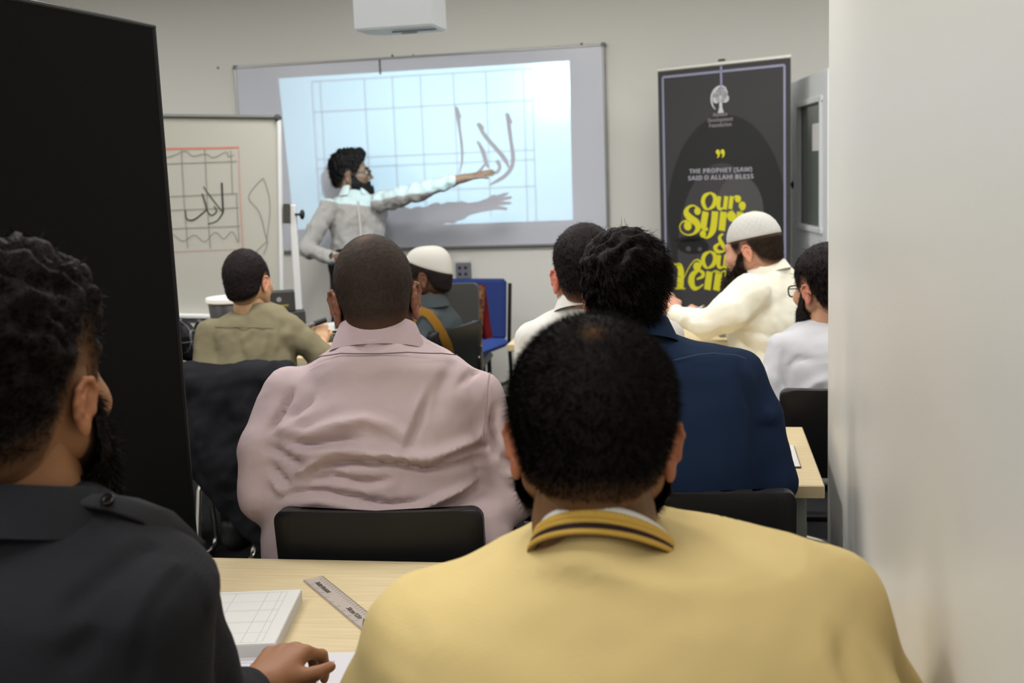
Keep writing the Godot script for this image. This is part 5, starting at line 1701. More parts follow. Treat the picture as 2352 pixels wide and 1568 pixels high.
	for q in [[[Vector2(-0.8898, 0.917), Vector2(-0.8304, 0.9114), Vector2(-0.759, 0.9183), Vector2(-0.6956, 0.9062), Vector2(-0.6243, 0.8954), Vector2(-0.545, 0.9003)], 0.016, 0.011], [[Vector2(-0.8385, 0.8772), Vector2(-0.8028, 0.8895), Vector2(-0.7512, 0.8971), Vector2(-0.6798, 0.896), Vector2(-0.6165, 0.8774), Vector2(-0.5293, 0.8708)], 0.009, -0.011], [[Vector2(-0.9016, 0.9439), Vector2(-0.8381, 0.9454), Vector2(-0.7825, 0.9633), Vector2(-0.727, 0.9732), Vector2(-0.6874, 0.9596), Vector2(-0.6479, 0.93)], 0.014, 0.009], [[Vector2(-0.8779, 0.9293), Vector2(-0.8224, 0.9304), Vector2(-0.7787, 0.9351), Vector2(-0.7311, 0.9365)], 0.01, -0.008], [[Vector2(-0.8466, 0.8575), Vector2(-0.7989, 0.8717), Vector2(-0.7276, 0.8577), Vector2(-0.68, 0.8607)], 0.01, -0.009], [[Vector2(-0.8703, 0.8705), Vector2(-0.8385, 0.8853), Vector2(-0.8027, 0.9023)], 0.01, 0.007], [[Vector2(-0.9294, 0.9209), Vector2(-0.8938, 0.9091), Vector2(-0.8424, 0.8894)], 0.009, -0.009], [[Vector2(-0.8959, 0.8257), Vector2(-0.8467, 0.8415), Vector2(-0.7991, 0.8412), Vector2(-0.6803, 0.8141), Vector2(-0.609, 0.8162)], 0.009, -0.008], [[Vector2(-0.8944, 0.8112), Vector2(-0.8151, 0.8242), Vector2(-0.7042, 0.7998), Vector2(-0.6249, 0.8007)], 0.011, 0.007], [[Vector2(-0.6805, 0.7885), Vector2(-0.605, 0.812), Vector2(-0.5391, 0.8359)], 0.009, 0.009], [[Vector2(-0.6409, 0.7853), Vector2(-0.5932, 0.7955), Vector2(-0.5218, 0.8128)], 0.01, -0.006], [[Vector2(-0.6006, 0.8832), Vector2(-0.5609, 0.8961), Vector2(-0.5173, 0.8993)], 0.008, -0.011], [[Vector2(-0.5926, 0.9038), Vector2(-0.5449, 0.914), Vector2(-0.5147, 0.9329)], 0.012, 0.006], [[Vector2(-0.8932, 1.0198), Vector2(-0.9061, 0.9882), Vector2(-0.9253, 0.9488)], 0.008, -0.012], [[Vector2(-0.8377, 1.0136), Vector2(-0.8656, 0.9906), Vector2(-0.8895, 0.9675)], 0.014, -0.007], [[Vector2(-0.83, 0.9852), Vector2(-0.8697, 0.9627), Vector2(-0.9095, 0.9482)], 0.012, 0.006], [[Vector2(-0.6275, 1.0255), Vector2(-0.6437, 0.978), Vector2(-0.6655, 0.9106)], 0.01, 0.004], [[Vector2(-0.6117, 1.0209), Vector2(-0.6319, 0.9575), Vector2(-0.652, 0.9101)], 0.01, -0.004], [[Vector2(-0.7737, 1.1114), Vector2(-0.7381, 1.1036), Vector2(-0.6865, 1.1105)], 0.01, -0.006], [[Vector2(-0.5837, 1.0639), Vector2(-0.5999, 1.0004), Vector2(-0.6041, 0.9604)], 0.018, -0.004], [[Vector2(-0.5362, 1.0541), Vector2(-0.5521, 1.0386), Vector2(-0.5681, 1.0192)], 0.01, -0.005], [[Vector2(-0.5081, 0.9727), Vector2(-0.5131, 0.9328), Vector2(-0.5071, 0.8764)], 0.008, -0.012], [[Vector2(-0.5015, 0.8842), Vector2(-0.4739, 0.8591), Vector2(-0.4382, 0.8577)], 0.008, -0.007], [[Vector2(-0.4938, 0.8438), Vector2(-0.4622, 0.8305), Vector2(-0.4304, 0.8413)], 0.008, 0.006], [[Vector2(-0.4861, 0.8154), Vector2(-0.4584, 0.8063), Vector2(-0.4266, 0.8171)], 0.008, -0.006], [[Vector2(-0.4969, 0.9924), Vector2(-0.4732, 0.9714), Vector2(-0.4615, 0.9388)], 0.012, 0.006], [[Vector2(-0.9217, 0.8925), Vector2(-0.906, 0.8678), Vector2(-0.8783, 0.8507)], 0.008, -0.008], [[Vector2(-0.9258, 0.8686), Vector2(-0.9061, 0.8438), Vector2(-0.8864, 0.8269)], 0.008, 0.006]]:
		s.fold(q[0], q[1] * (0.70 if q[2] < 0.0 else 0.85), q[2] * 2.0)
	s.normals()
	var pink := cloth(Color(0.71, 0.635, 0.64), 240.0, 0.25, 0.3)
	part("shirt", s.commit(root), pink, p, "pale pink cotton shirt")
	var seam_m := mat(Color(0.36, 0.29, 0.31), 0.9)
	part("yoke_seam", seam(s, [Vector2(-0.8692, 1.0668), Vector2(-0.8333, 1.0847), Vector2(-0.7854, 1.0926), Vector2(-0.7217, 1.0917), Vector2(-0.658, 1.0908), Vector2(-0.6023, 1.0822), Vector2(-0.5626, 1.0629), Vector2(-0.5189, 1.0387)], 0.0011, root), seam_m, p)
	part("sleeve_seam", seam(s, [Vector2(-0.5222, 1.0336), Vector2(-0.5208, 0.985), Vector2(-0.5259, 0.9366), Vector2(-0.5278, 0.8881)], 0.0016, root), mat(Color(0.62, 0.53, 0.54), 0.9), p)
	part("collar", collar_mesh(Vector3(-0.7405, 1.0936, -2.1109), Vector3(-0.42, 0.2, 0.0), Vector2(0.071, 0.066), Vector2(0.088, 0.058), 0.040, root, 0.25), cloth(Color(0.70, 0.62, 0.63), 300.0, 0.2, 0.6), p, "pink shirt collar with a fine stripe")
	nk = Field.new()
	nk.loft([[1.0934, -0.7492, -2.1348, 0.0458, 0.05], [1.024, -0.7389, -2.1266, 0.157, 0.08], [0.9121, -0.7481, -2.1077, 0.1658, 0.1], [0.55, -0.7481, -2.1077, 0.1608, 0.1]], 0.0, 0.02)
	body(p, spec, nk, [hand(wr[0], Vector3(0.4, -0.3, -0.8), Vector3(0, 1, 0), -1.0, [0.5, 0.5, 0.55, 0.6], 0.06, 1.0, 0.0075), hand(wr[1], Vector3(-0.3, -0.3, -0.8), Vector3(0, 1, 0), 1.0, [0.5, 0.5, 0.55, 0.6], 0.06, 1.0, 0.0075)])
	sitting_legs(p, root, Vector3(-0.7681, 0.53, -2.1102), 0.0, dark_cloth)

	# ---------------- man in the navy shirt
	spec = {"root": Vector3(-0.2422, 0, -2.2535), "head": Vector3(-0.2696, 1.1552, -2.3023), "turn": 2.0, "pitch": -6.0, "roll": -1.0, "size": 1.0, "wide": 0.98, "skin": Color(0.24, 0.12, 0.07), "ear": Color(0.24, 0.10, 0.06), "neck_base": Vector3(-0.269, 1.0549, -2.3079), "neck": 1.1, "splay": 22.0,
		"hair": {"thick": 0.016, "amp": 0.009, "freq": 30.0, "fade": 0.03, "sides": 0.5, "strands": 12000, "length": 0.030, "strand_width": 0.0010, "lift": 0.22, "curl": 0.12, "seed": 6, "comb": Vector3(0.35, -0.55, 0.15)}}
	p = person("person", spec, "man in a navy blue shirt with tousled black hair, seen from behind")
	root = spec.root
	f = Field.new()
	f.loft([[1.0912, -0.2569, -2.2954, 0.0651, 0.06], [1.0703, -0.2427, -2.2954, 0.1092, 0.08], [1.0495, -0.2297, -2.2951, 0.1806, 0.102], [1.0162, -0.2347, -2.289, 0.2185, 0.118], [0.9643, -0.2385, -2.2803, 0.2363, 0.125], [0.8804, -0.236, -2.2682, 0.2394, 0.128], [0.7921, -0.2339, -2.2553, 0.2358, 0.128], [0.6862, -0.2332, -2.2394, 0.2327, 0.126], [0.5273, -0.2328, -2.2155, 0.2296, 0.12], [0.48, -0.2328, -2.2155, 0.2227, 0.12]], 0.0, 0.02, 2.4)
	el = [Vector3(-0.4198, 0.8135, -2.1966), Vector3(0.0225, 0.7771, -2.2891)]
	wr = [Vector3(-0.3519, 0.7741, -2.537), Vector3(-0.1264, 0.7603, -2.6056)]
	f.chain([Vector3(-0.4136, 0.9932, -2.2458), el[0], wr[0]], [0.055, 0.048, 0.04], 0.02)
	f.chain([Vector3(-0.0448, 0.9947, -2.3278), Vector3(-0.0078, 0.909, -2.3127), el[1]], [0.054, 0.050, 0.051], 0.020)
	f.chain([el[1], wr[1]], [0.048, 0.038], 0.015)
	s = garment(f, 0.0095, 0.005, 31, 6.0)
	for q in [[[Vector2(-0.0383, 1.0266), Vector2(-0.0099, 0.9418), Vector2(-0.0023, 0.816)], 0.01, -0.012], [[Vector2(-0.164, 0.7428), Vector2(-0.106, 0.7615), Vector2(-0.048, 0.7843)], 0.01, 0.006], [[Vector2(-0.0059, 0.9082), Vector2(0.0188, 0.8989), Vector2(0.037, 0.9048)], 0.01, -0.009], [[Vector2(0.0025, 0.933), Vector2(0.0231, 0.9196), Vector2(0.0355, 0.9191)], 0.014, 0.006], [[Vector2(-0.1542, 1.006), Vector2(-0.1047, 0.9873), Vector2(-0.055, 0.9938)], 0.03, -0.004]]:
		s.fold(q[0], q[1], q[2])
	s.normals()
	var navy := cloth(Color(0.115, 0.168, 0.262), 200.0)
	part("shirt", s.commit(root), navy, p, "navy blue denim-like shirt")
	part("yoke_seam", seam(s, [Vector2(-0.1663, 1.05), Vector2(-0.1208, 1.0582), Vector2(-0.0877, 1.0586), Vector2(-0.0464, 1.0503), Vector2(-0.0217, 1.0385)], 0.0012, root), mat(Color(0.20, 0.28, 0.34), 0.9), p)
	part("collar", collar_mesh(Vector3(-0.255, 1.0803, -2.2838), Vector3(-0.38, 0.05, 0.0), Vector2(0.068, 0.064), Vector2(0.088, 0.082), 0.038, root, 0.25), navy, p, "navy shirt collar")
	nk = Field.new()
	nk.loft([[1.0577, -0.258, -2.2901, 0.0446, 0.05], [0.9949, -0.2322, -2.2863, 0.1783, 0.08], [0.8803, -0.2329, -2.2688, 0.1783, 0.1], [0.55, -0.2329, -2.2688, 0.173, 0.1]], 0.0, 0.02)
	body(p, spec, nk, [hand(wr[0], Vector3(0.4, -0.3, -0.8), Vector3(0, 1, 0), -1.0, [0.5, 0.5, 0.55, 0.6], 0.06, 1.0, 0.0075), hand(wr[1], Vector3(-0.3, -0.3, -0.8), Vector3(0, 1, 0), 1.0, [0.5, 0.5, 0.55, 0.6], 0.06, 1.0, 0.0075)])
	sitting_legs(p, root, Vector3(-0.2442, 0.53, -2.2729), 0.0, blue_jeans)

	# ---------------- bearded man in the black shirt at the left edge
	spec = {"root": Vector3(-0.7069, 0, -0.938), "head": Vector3(-0.7301, 1.2176, -0.9775), "turn": 9.0, "pitch": -4.0, "roll": 0.0, "size": 1.06, "wide": 0.98, "skin": Color(0.30, 0.145, 0.07), "ear": Color(0.36, 0.15, 0.075), "neck_base": Vector3(-0.7592, 1.0956, -1.0147), "neck": 1.15, "splay": 18.0, "ear_size": 0.80, "stubble": 1.0, "cell": 0.009,
		"hair": {"thick": 0.016, "amp": 0.010, "freq": 40.0, "fade": 0.06, "sides": 0.16, "quiff": 0.010, "strands": 14000, "length": 0.018, "strand_width": 0.0008, "lift": 0.3, "curl": 0.30, "seed": 9, "comb": Vector3(0, -0.2, 0.5)}, "beard": {"thick": 0.018, "long": 0.016, "amp": 0.006, "freq": 90.0, "strands": 9000, "length": 0.016, "strand_width": 0.0007}}
	p = person("person", spec, "bearded man in a black shirt with wavy hair at the photo's left edge")
	root = spec.root
	f = Field.new()
	f.loft([[1.1327, -0.7187, -0.9569, 0.062, 0.06], [1.1113, -0.7146, -0.9545, 0.095, 0.076], [1.0898, -0.7105, -0.9522, 0.14, 0.096], [1.0633, -0.7081, -0.9487, 0.18, 0.116], [1.042, -0.7083, -0.9455, 0.2, 0.126], [0.991, -0.7111, -0.9371, 0.198, 0.128], [0.9409, -0.7135, -0.929, 0.195, 0.128], [0.8209, -0.7163, -0.9102, 0.19, 0.125], [0.48, -0.7163, -0.9102, 0.1843, 0.125]], deg_to_rad(-8.0), 0.02, 2.3)
	el = [Vector3(-0.7818, 0.9857, -0.7964), Vector3(-0.5785, 0.862, -1.0298)]
	wr = [Vector3(-0.7699, 0.8356, -1.0662), Vector3(-0.6076, 0.8042, -1.2062)]
	f.chain([Vector3(-0.7622, 1.0959, -0.8381), el[0], wr[0]], [0.056, 0.05, 0.042], 0.03)
	f.chain([Vector3(-0.6225, 1.0103, -1.0218), Vector3(-0.6063, 0.9805, -1.0209), Vector3(-0.5903, 0.9216, -1.0259), el[1]], [0.054, 0.052, 0.050, 0.05], 0.02)
	f.chain([el[1], Vector3(-0.6085, 0.8096, -1.1809)], [0.048, 0.036], 0.015)
	s = garment(f, 0.0085, 0.005, 41, 6.0)
	for q in [[[Vector2(-0.52, 1.0939), Vector2(-0.5279, 1.0637), Vector2(-0.5371, 1.0092), Vector2(-0.542, 0.9749)], 0.006, -0.006], [[Vector2(-0.5239, 1.0941), Vector2(-0.533, 1.0639), Vector2(-0.5426, 1.0094)], 0.01, 0.005], [[Vector2(-0.5606, 1.0932), Vector2(-0.5801, 1.0736), Vector2(-0.5976, 1.0547)], 0.012, -0.008], [[Vector2(-0.564, 1.0455), Vector2(-0.5785, 1.0265), Vector2(-0.594, 1.0114)], 0.012, -0.008], [[Vector2(-0.5723, 1.0889), Vector2(-0.5898, 1.072), Vector2(-0.6073, 1.0589)], 0.014, 0.005], [[Vector2(-0.5066, 1.0668), Vector2(-0.499, 1.043), Vector2(-0.4953, 1.0233)], 0.014, -0.006]]:
		s.fold(q[0], q[1], q[2])
	s.normals()
	var black_shirt := cloth(Color(0.135, 0.136, 0.15), 130.0, 0.3, 0.4)
	part("shirt", s.commit(root), black_shirt, p, "black twill shirt with shoulder straps")
	part("collar", collar_mesh(Vector3(-0.7117, 1.1056, -0.9388), Vector3(-0.28, deg_to_rad(-8.0), 0.0), Vector2(0.068, 0.064), Vector2(0.088, 0.082), 0.034, root, 0.3), black_shirt, p, "black shirt collar")
	# shoulder strap with a button
	var strap := []
	for q in [[Vector3(-0.6278, 1.1244, -0.9447)], [Vector3(-0.6047, 1.1164, -0.9589)], [Vector3(-0.5795, 1.0982, -0.9773)], [Vector3(-0.5646, 1.0553, -1.0104)]]:
		var c: Vector3 = q[0]
		strap.append(PackedVector3Array([c + Vector3(-0.006, 0.004, 0.018), c + Vector3(0, 0.007, 0.0), c + Vector3(0.006, 0.002, -0.018), c + Vector3(0.004, -0.004, -0.018), c + Vector3(-0.002, -0.002, 0.0), c + Vector3(-0.008, -0.002, 0.018)]))
	part("shoulder_strap", Build.new().skin(strap).mesh(root), cloth(Color(0.19, 0.19, 0.2), 130.0), p)
	part("button", Build.new().lathe(Vector3(-0.6107, 1.1244, -0.9433), [Vector2(0, 0.004), Vector2(0.004, 0.004), Vector2(0.006, 0.006), Vector2(0.007, 0.004), Vector2(0.006, 0.0), Vector2(0, 0)], 16, Vector3(0, 0.8, 0.6)).mesh(root), mat(Color(0.05, 0.05, 0.05), 0.25), p)
	nk = Field.new()
	nk.loft([[1.102, -0.7167, -0.9526, 0.045, 0.045], [1.0378, -0.7083, -0.9448, 0.12, 0.085], [0.9909, -0.7086, -0.9377, 0.13, 0.09], [0.55, -0.7086, -0.9377, 0.1261, 0.09]], deg_to_rad(-8.0), 0.02)
	nk.chain([Vector3(-0.6227, 0.9856, -1.018), Vector3(-0.5904, 0.908, -1.0238), Vector3(-0.5875, 0.8429, -1.0767), wr[1]], [0.034, 0.034, 0.034, 0.026], 0.01)
	nk.cap(Vector3(-0.7084, 1.0207, -0.9422), Vector3(-0.6227, 0.9856, -1.018), 0.05, 0.034)
	var hc := Color(0.27, 0.125, 0.06)
	spec.hand = hc
	body(p, spec, nk, [hand(wr[0], Vector3(0.6, -0.2, -0.6), Vector3(0, 1, 0), -1.0, [0.5, 0.5, 0.55, 0.6], 0.06, 1.0, 0.0075),
		hand(wr[1] + Vector3(0, 0.005, 0), Vector3(0.0221, 0.0226, -0.0936), Vector3(-0.15, 0.9, 0.35), 1.0, [0.62, 0.66, 0.72, 0.78], 0.10, 0.86, 0.003, 0.1)])
	sitting_legs(p, root, Vector3(-0.7111, 0.53, -0.9371), -0.3, dark_cloth)

	# ---------------- boy in khaki
	spec = {"root": Vector3(-1.7454, 0, -3.6127), "head": Vector3(-1.7424, 1.0716, -3.6508), "turn": 0.0, "pitch": -8.0, "roll": 7.0, "size": 0.93, "wide": 0.97, "skin": Color(0.50, 0.30, 0.17), "ear": Color(0.58, 0.26, 0.17), "neck_base": Vector3(-1.7149, 0.9579, -3.6397), "neck": 0.82, "splay": 34.0,
		"hair": {"thick": 0.007, "amp": 0.002, "freq": 80.0, "fade": 0.02, "strands": 6000, "length": 0.008, "strand_width": 0.0011, "seed": 12}}
	p = person("person", spec, "boy in a khaki tunic raising a marker in his right hand")
	root = spec.root
	f = Field.new()
	f.loft([[1.0119, -1.7146, -3.6479, 0.0455, 0.05], [0.9894, -1.7132, -3.6448, 0.0896, 0.062], [0.9553, -1.7268, -3.6367, 0.1366, 0.074], [0.9136, -1.7344, -3.6287, 0.1685, 0.086], [0.8463, -1.7423, -3.6167, 0.1731, 0.092], [0.7639, -1.7472, -3.6032, 0.1715, 0.094], [0.5836, -1.7468, -3.576, 0.167, 0.09], [0.48, -1.7468, -3.576, 0.162, 0.09]], 0.0, 0.02, 2.4)
	el = [Vector3(-1.8844, 0.7878, -3.5557), Vector3(-1.4961, 0.8112, -3.666)]
	wr = [Vector3(-1.9347, 0.7972, -3.8255), Vector3(-1.545, 0.8485, -3.7954)]
	f.chain([Vector3(-1.8814, 0.9193, -3.597), el[0], wr[0]], [0.044, 0.042, 0.034], 0.02)
	f.chain([Vector3(-1.5993, 0.9203, -3.6596), Vector3(-1.5447, 0.8686, -3.6639), el[1], Vector3(-1.5134, 0.8214, -3.7362)], [0.048, 0.046, 0.044, 0.036], 0.015)
	s = garment(f, 0.010, 0.010, 51, 9.0)
	for q in [[[Vector2(-1.5961, 0.958), Vector2(-1.5964, 0.8993), Vector2(-1.5751, 0.8324)], 0.012, -0.012], [[Vector2(-1.7222, 0.9776), Vector2(-1.7297, 0.9338), Vector2(-1.7371, 0.9047)], 0.014, -0.007], [[Vector2(-1.7703, 0.931), Vector2(-1.7416, 0.8829), Vector2(-1.7058, 0.8008)], 0.012, -0.007], [[Vector2(-1.6543, 0.9309), Vector2(-1.6619, 0.8651), Vector2(-1.6623, 0.8064)], 0.01, -0.006], [[Vector2(-1.6253, 0.9224), Vector2(-1.6329, 0.864), Vector2(-1.6362, 0.7981)], 0.012, -0.006], [[Vector2(-1.8428, 0.9309), Vector2(-1.8388, 0.872), Vector2(-1.8218, 0.8053)], 0.012, -0.007], [[Vector2(-1.7198, 0.8967), Vector2(-1.6978, 0.9252), Vector2(-1.6905, 0.9396)], 0.01, 0.005]]:
		s.fold(q[0], q[1], q[2])
	s.normals()
	var khaki := cloth(Color(0.47, 0.44, 0.35), 150.0)
	part("tunic", s.commit(root), khaki, p, "khaki cotton tunic")
	part("yoke_seam", seam(s, [Vector2(-1.8384, 0.941), Vector2(-1.763, 0.9395), Vector2(-1.676, 0.9361), Vector2(-1.6035, 0.9318)], 0.0012, root), mat(Color(0.47, 0.42, 0.35), 0.9), p)
	nk = Field.new()
	nk.loft([[0.9698, -1.7133, -3.6419, 0.0319, 0.04], [0.9134, -1.73, -3.6296, 0.1215, 0.06], [0.7034, -1.7387, -3.5959, 0.1139, 0.07], [0.55, -1.7387, -3.5959, 0.1104, 0.07]], 0.0, 0.02)
	nk.chain([el[1], wr[1]], [0.032, 0.024], 0.01)
	body(p, spec, nk, [hand(wr[0], Vector3(0.3, -0.2, -0.8), Vector3(0, 1, 0), -1.0, [0.5, 0.5, 0.55, 0.6], 0.06, 0.85, 0.006), hand(wr[1], Vector3(-0.021, 0.0526, -0.0447), Vector3(0.6, -0.2, 0.75), 1.0, [0.75, 0.8, 0.85, 0.9], 0.05, 0.82, 0.004)])
	sitting_legs(p, root, Vector3(-1.7542, 0.53, -3.631), 0.0, khaki, 0.5, 0.36)
	var ma := Vector3(-1.5911, 0.9058, -3.7628)
	var mb := Vector3(-1.5367, 0.9246, -3.8295)
	var mk := thing("marker", "black marker pen held up by the boy in khaki", "marker", ma)
	part("barrel", Build.new().tube([Vector3.ZERO, (mb - ma) * 0.45], 0.0085, 12).mesh(), mat(Color(0.35, 0.33, 0.33), 0.4), mk)
	part("pen_cap", Build.new().tube([(mb - ma) * 0.45, mb - ma], 0.010, 12).mesh(), ink_black, mk)

	# ---------------- plaid-sleeved person half hidden by the screen
	spec = {"root": Vector3(-2.1533, 0, -3.5292), "head": Vector3(-2.1594, 1.0953, -3.562), "turn": -10.0, "pitch": -8.0, "size": 0.98, "skin": Color(0.42, 0.24, 0.14), "neck_base": Vector3(-2.1571, 0.9751, -3.5443),
		"hair": {"thick": 0.009, "amp": 0.002, "fade": 0.03, "strands": 1500, "length": 0.01, "seed": 15}}
	p = person("person", spec, "person in a black and white plaid sleeve, mostly hidden by the black screen")
	root = spec.root
	f = Field.new()
	f.loft([[1.0126, -2.1569, -3.55, 0.06, 0.05], [0.9871, -2.157, -3.5461, 0.13, 0.07], [0.93, -2.1574, -3.5374, 0.17, 0.1], [0.7949, -2.1582, -3.5168, 0.17, 0.11], [0.5996, -2.1593, -3.487, 0.17, 0.11], [0.48, -2.1593, -3.487, 0.1649, 0.11]], 0.0, 0.02)
	el = [Vector3(-2.3095, 0.8007, -3.4841), Vector3(-1.9573, 0.8573, -3.6018)]
	wr = [Vector3(-2.3607, 0.8217, -3.7348), Vector3(-2.1341, 0.8129, -3.8044)]
	f.chain([Vector3(-2.2865, 0.9275, -3.5084), el[0], wr[0]], [0.05, 0.045, 0.036], 0.02)
	f.chain([Vector3(-2.0224, 0.9396, -3.5481), Vector3(-1.9764, 0.911, -3.5746), el[1]], [0.055, 0.050, 0.044], 0.02)
	f.chain([el[1], wr[1]], [0.042, 0.034], 0.015)
	s = garment(f, 0.013, 0.006, 61, 8.0)
	s.normals()
	var im := Image.create_empty(128, 128, false, Image.FORMAT_RGBA8)
	im.fill(Color(0.12, 0.12, 0.13))
	im.fill_rect(Rect2i(0, 0, 64, 128), Color(0.19, 0.19, 0.2))
	im.fill_rect(Rect2i(0, 0, 128, 64), Color(0.09, 0.09, 0.1))
	im.fill_rect(Rect2i(30, 0, 5, 128), Color(0.62, 0.62, 0.64))
	im.fill_rect(Rect2i(0, 30, 128, 5), Color(0.62, 0.62, 0.64))
	var plaid := mat(Color.WHITE, 0.9, 0.0, 0.2)
	plaid.albedo_texture = ImageTexture.create_from_image(im)
	triplanar(plaid, Vector3.ONE * 13.0)
	plaid.uv1_offset = Vector3(0.3, 0.2, 0.1)
	part("shirt", s.commit(root), plaid, p, "black shirt with a white plaid")
	nk = Field.new()
	nk.loft([[0.9826, -2.1571, -3.5454, 0.04, 0.04], [0.9, -2.1576, -3.5328, 0.12, 0.08], [0.7198, -2.1586, -3.5053, 0.12, 0.08], [0.55, -2.1586, -3.5053, 0.1164, 0.08]], 0.0, 0.02)
	body(p, spec, nk, [hand(wr[0], Vector3(0.3, -0.2, -0.8), Vector3(0, 1, 0), -1.0, [0.5, 0.5, 0.55, 0.6], 0.06, 1.0, 0.0085), hand(wr[1], Vector3(0.5, 0.3, -0.8), Vector3(0, 1, 0.3), 1.0, [0.7, 0.7, 0.75, 0.8], 0.06, 1.0, 0.0085)])
	sitting_legs(p, root, Vector3(-2.1579, 0.53, -3.5236), 0.0, dark_cloth)
	var pa := Vector3(-2.0998, 0.8603, -3.8813)
	var pb := Vector3(-2.0495, 0.9208, -3.8602)
	var bp := thing("marker", "black marker leaning up beside the plaid sleeve", "marker", pa)
	part("barrel", Build.new().tube([Vector3.ZERO, (pb - pa) * 0.6], 0.009, 10).mesh(), mat(Color(0.06, 0.06, 0.06), 0.4), bp)
	part("pen_cap", Build.new().tube([(pb - pa) * 0.6, pb - pa], 0.0105, 10).mesh(), ink_black, bp)

	# ---------------- boy in the white cap
	spec = {"root": Vector3(-1.3314, 0, -4.4649), "head": Vector3(-1.3509, 1.0042, -4.5039), "turn": 84.0, "pitch": -4.0, "roll": -4.0, "size": 0.98, "skin": Color(0.085, 0.040, 0.024), "ear": Color(0.13, 0.055, 0.033), "neck_base": Vector3(-1.3339, 0.8874, -4.49), "neck": 0.85,
		"hair": {"thick": 0.008, "amp": 0.002, "fade": 0.02, "strands": 1500, "length": 0.006, "strand_width": 0.0012, "seed": 17, "below": Vector2(0.050, -0.40)}, "cap": {"rim": 0.052, "tilt": -0.40, "top": 0.138, "power": 2.7, "wide": 0.083}}
	p = person("person", spec, "dark-skinned boy in a white cap and slate shirt with a tan strap")
	root = spec.root
	part("cap", cap_mesh(spec), cloth(Color(0.74, 0.73, 0.70), 90.0), p, "soft white cotton cap")
	f = Field.new()
	f.loft([[0.9109, -1.3409, -4.492, 0.055, 0.055], [0.875, -1.3375, -4.4874, 0.115, 0.07], [0.8282, -1.3308, -4.4818, 0.155, 0.092], [0.735, -1.3242, -4.4691, 0.165, 0.104], [0.5918, -1.318, -4.4489, 0.165, 0.11], [0.48, -1.318, -4.4489, 0.16, 0.11]], deg_to_rad(72.0), 0.02)
	el = [Vector3(-1.3155, 0.7284, -4.263), Vector3(-1.4154, 0.658, -4.6961)]
	wr = [Vector3(-1.4366, 0.759, -4.2615), Vector3(-1.5574, 0.7035, -4.6198)]
	f.chain([Vector3(-1.2985, 0.8475, -4.3365), el[0], wr[0]], [0.052, 0.045, 0.036], 0.015)
	f.chain([Vector3(-1.3688, 0.8078, -4.6359), el[1], wr[1]], [0.05, 0.045, 0.036], 0.02)
	s = garment(f, 0.012, 0.007, 71, 8.0)
	s.normals()
	var slate := cloth(Color(0.25, 0.275, 0.285), 120.0)
	part("shirt", s.commit(root), slate, p, "slate grey shirt")
	part("collar", collar_mesh(Vector3(-1.3444, 0.9074, -4.4907), Vector3(0.0, deg_to_rad(72.0), 0.0), Vector2(0.062, 0.062), Vector2(0.078, 0.080), 0.036, root, 0.3), slate, p)
	var sr := []
	for q in [[Vector3(-1.3553, 0.8497, -4.2725)], [Vector3(-1.3384, 0.8805, -4.2757)], [Vector3(-1.3145, 0.8961, -4.2886)], [Vector3(-1.2813, 0.8824, -4.2835)], [Vector3(-1.2531, 0.8478, -4.2794)], [Vector3(-1.2311, 0.8053, -4.283)], [Vector3(-1.2192, 0.7557, -4.3092)], [Vector3(-1.22, 0.7096, -4.3435)]]:
		sr.append(q[0])
	var sq := []
	for k in sr.size():
		var t: Vector3 = ((sr[mini(k + 1, sr.size() - 1)] as Vector3) - sr[maxi(k - 1, 0)]).normalized()
		var side := t.cross(Vector3(0.1, 0.4, 0.9)).normalized()
		var o := side.cross(t)
		sq.append(PackedVector3Array([sr[k] - side * 0.018, sr[k] - side * 0.018 + o * 0.004, sr[k] + side * 0.018 + o * 0.004, sr[k] + side * 0.018]))
	part("strap", Build.new().skin(sq).mesh(root), cloth(Color(0.50, 0.36, 0.14), 90.0), p, "tan shoulder strap")
	nk = Field.new()
	nk.loft([[0.875, -1.3375, -4.4874, 0.045, 0.045], [0.735, -1.3242, -4.4691, 0.11, 0.08], [0.55, -1.3242, -4.4691, 0.1067, 0.08]], deg_to_rad(72.0), 0.02)
	body(p, spec, nk, [hand(wr[0], Vector3(-1, -0.2, 0), Vector3(0, 1, 0), 1.0, [0.5, 0.5, 0.55, 0.6], 0.06, 0.9, 0.007), hand(wr[1], Vector3(-1, -0.2, 0), Vector3(0, 1, 0), -1.0, [0.5, 0.5, 0.55, 0.6], 0.06, 0.9, 0.007)])
	sitting_legs(p, root, Vector3(-1.321, 0.53, -4.4617), deg_to_rad(72.0), dark_cloth, 0.5, 0.36)

	# ---------------- man in the white shirt
	spec = {"root": Vector3(-0.4131, 0, -2.9304), "head": Vector3(-0.4532, 1.1387, -2.9631), "turn": 14.0, "pitch": -6.0, "roll": -2.0, "size": 1.03, "wide": 0.98, "skin": Color(0.42, 0.22, 0.14), "ear": Color(0.52, 0.17, 0.12), "neck_base": Vector3(-0.4437, 1.0299, -2.9488), "splay": 30.0,
		"hair": {"thick": 0.013, "amp": 0.0015, "freq": 60.0, "lift": 0.3, "fade": 0.05, "sides": 0.6, "strands": 8000, "length": 0.013, "strand_width": 0.0011, "seed": 19}}
	p = person("person", spec, "man in a white shirt, his head half hidden behind tousled hair")
	root = spec.root
	f = Field.new()
	f.loft([[1.0813, -0.4445, -2.9564, 0.0565, 0.058], [1.0536, -0.4362, -2.954, 0.1193, 0.078], [1.0213, -0.4262, -2.9514, 0.1816, 0.1], [0.9719, -0.4181, -2.9457, 0.2156, 0.115], [0.8976, -0.414, -2.9354, 0.2248, 0.12], [0.7492, -0.4138, -2.913, 0.2214, 0.12], [0.48, -0.4138, -2.913, 0.2147, 0.12]], 0.0, 0.02, 2.4)
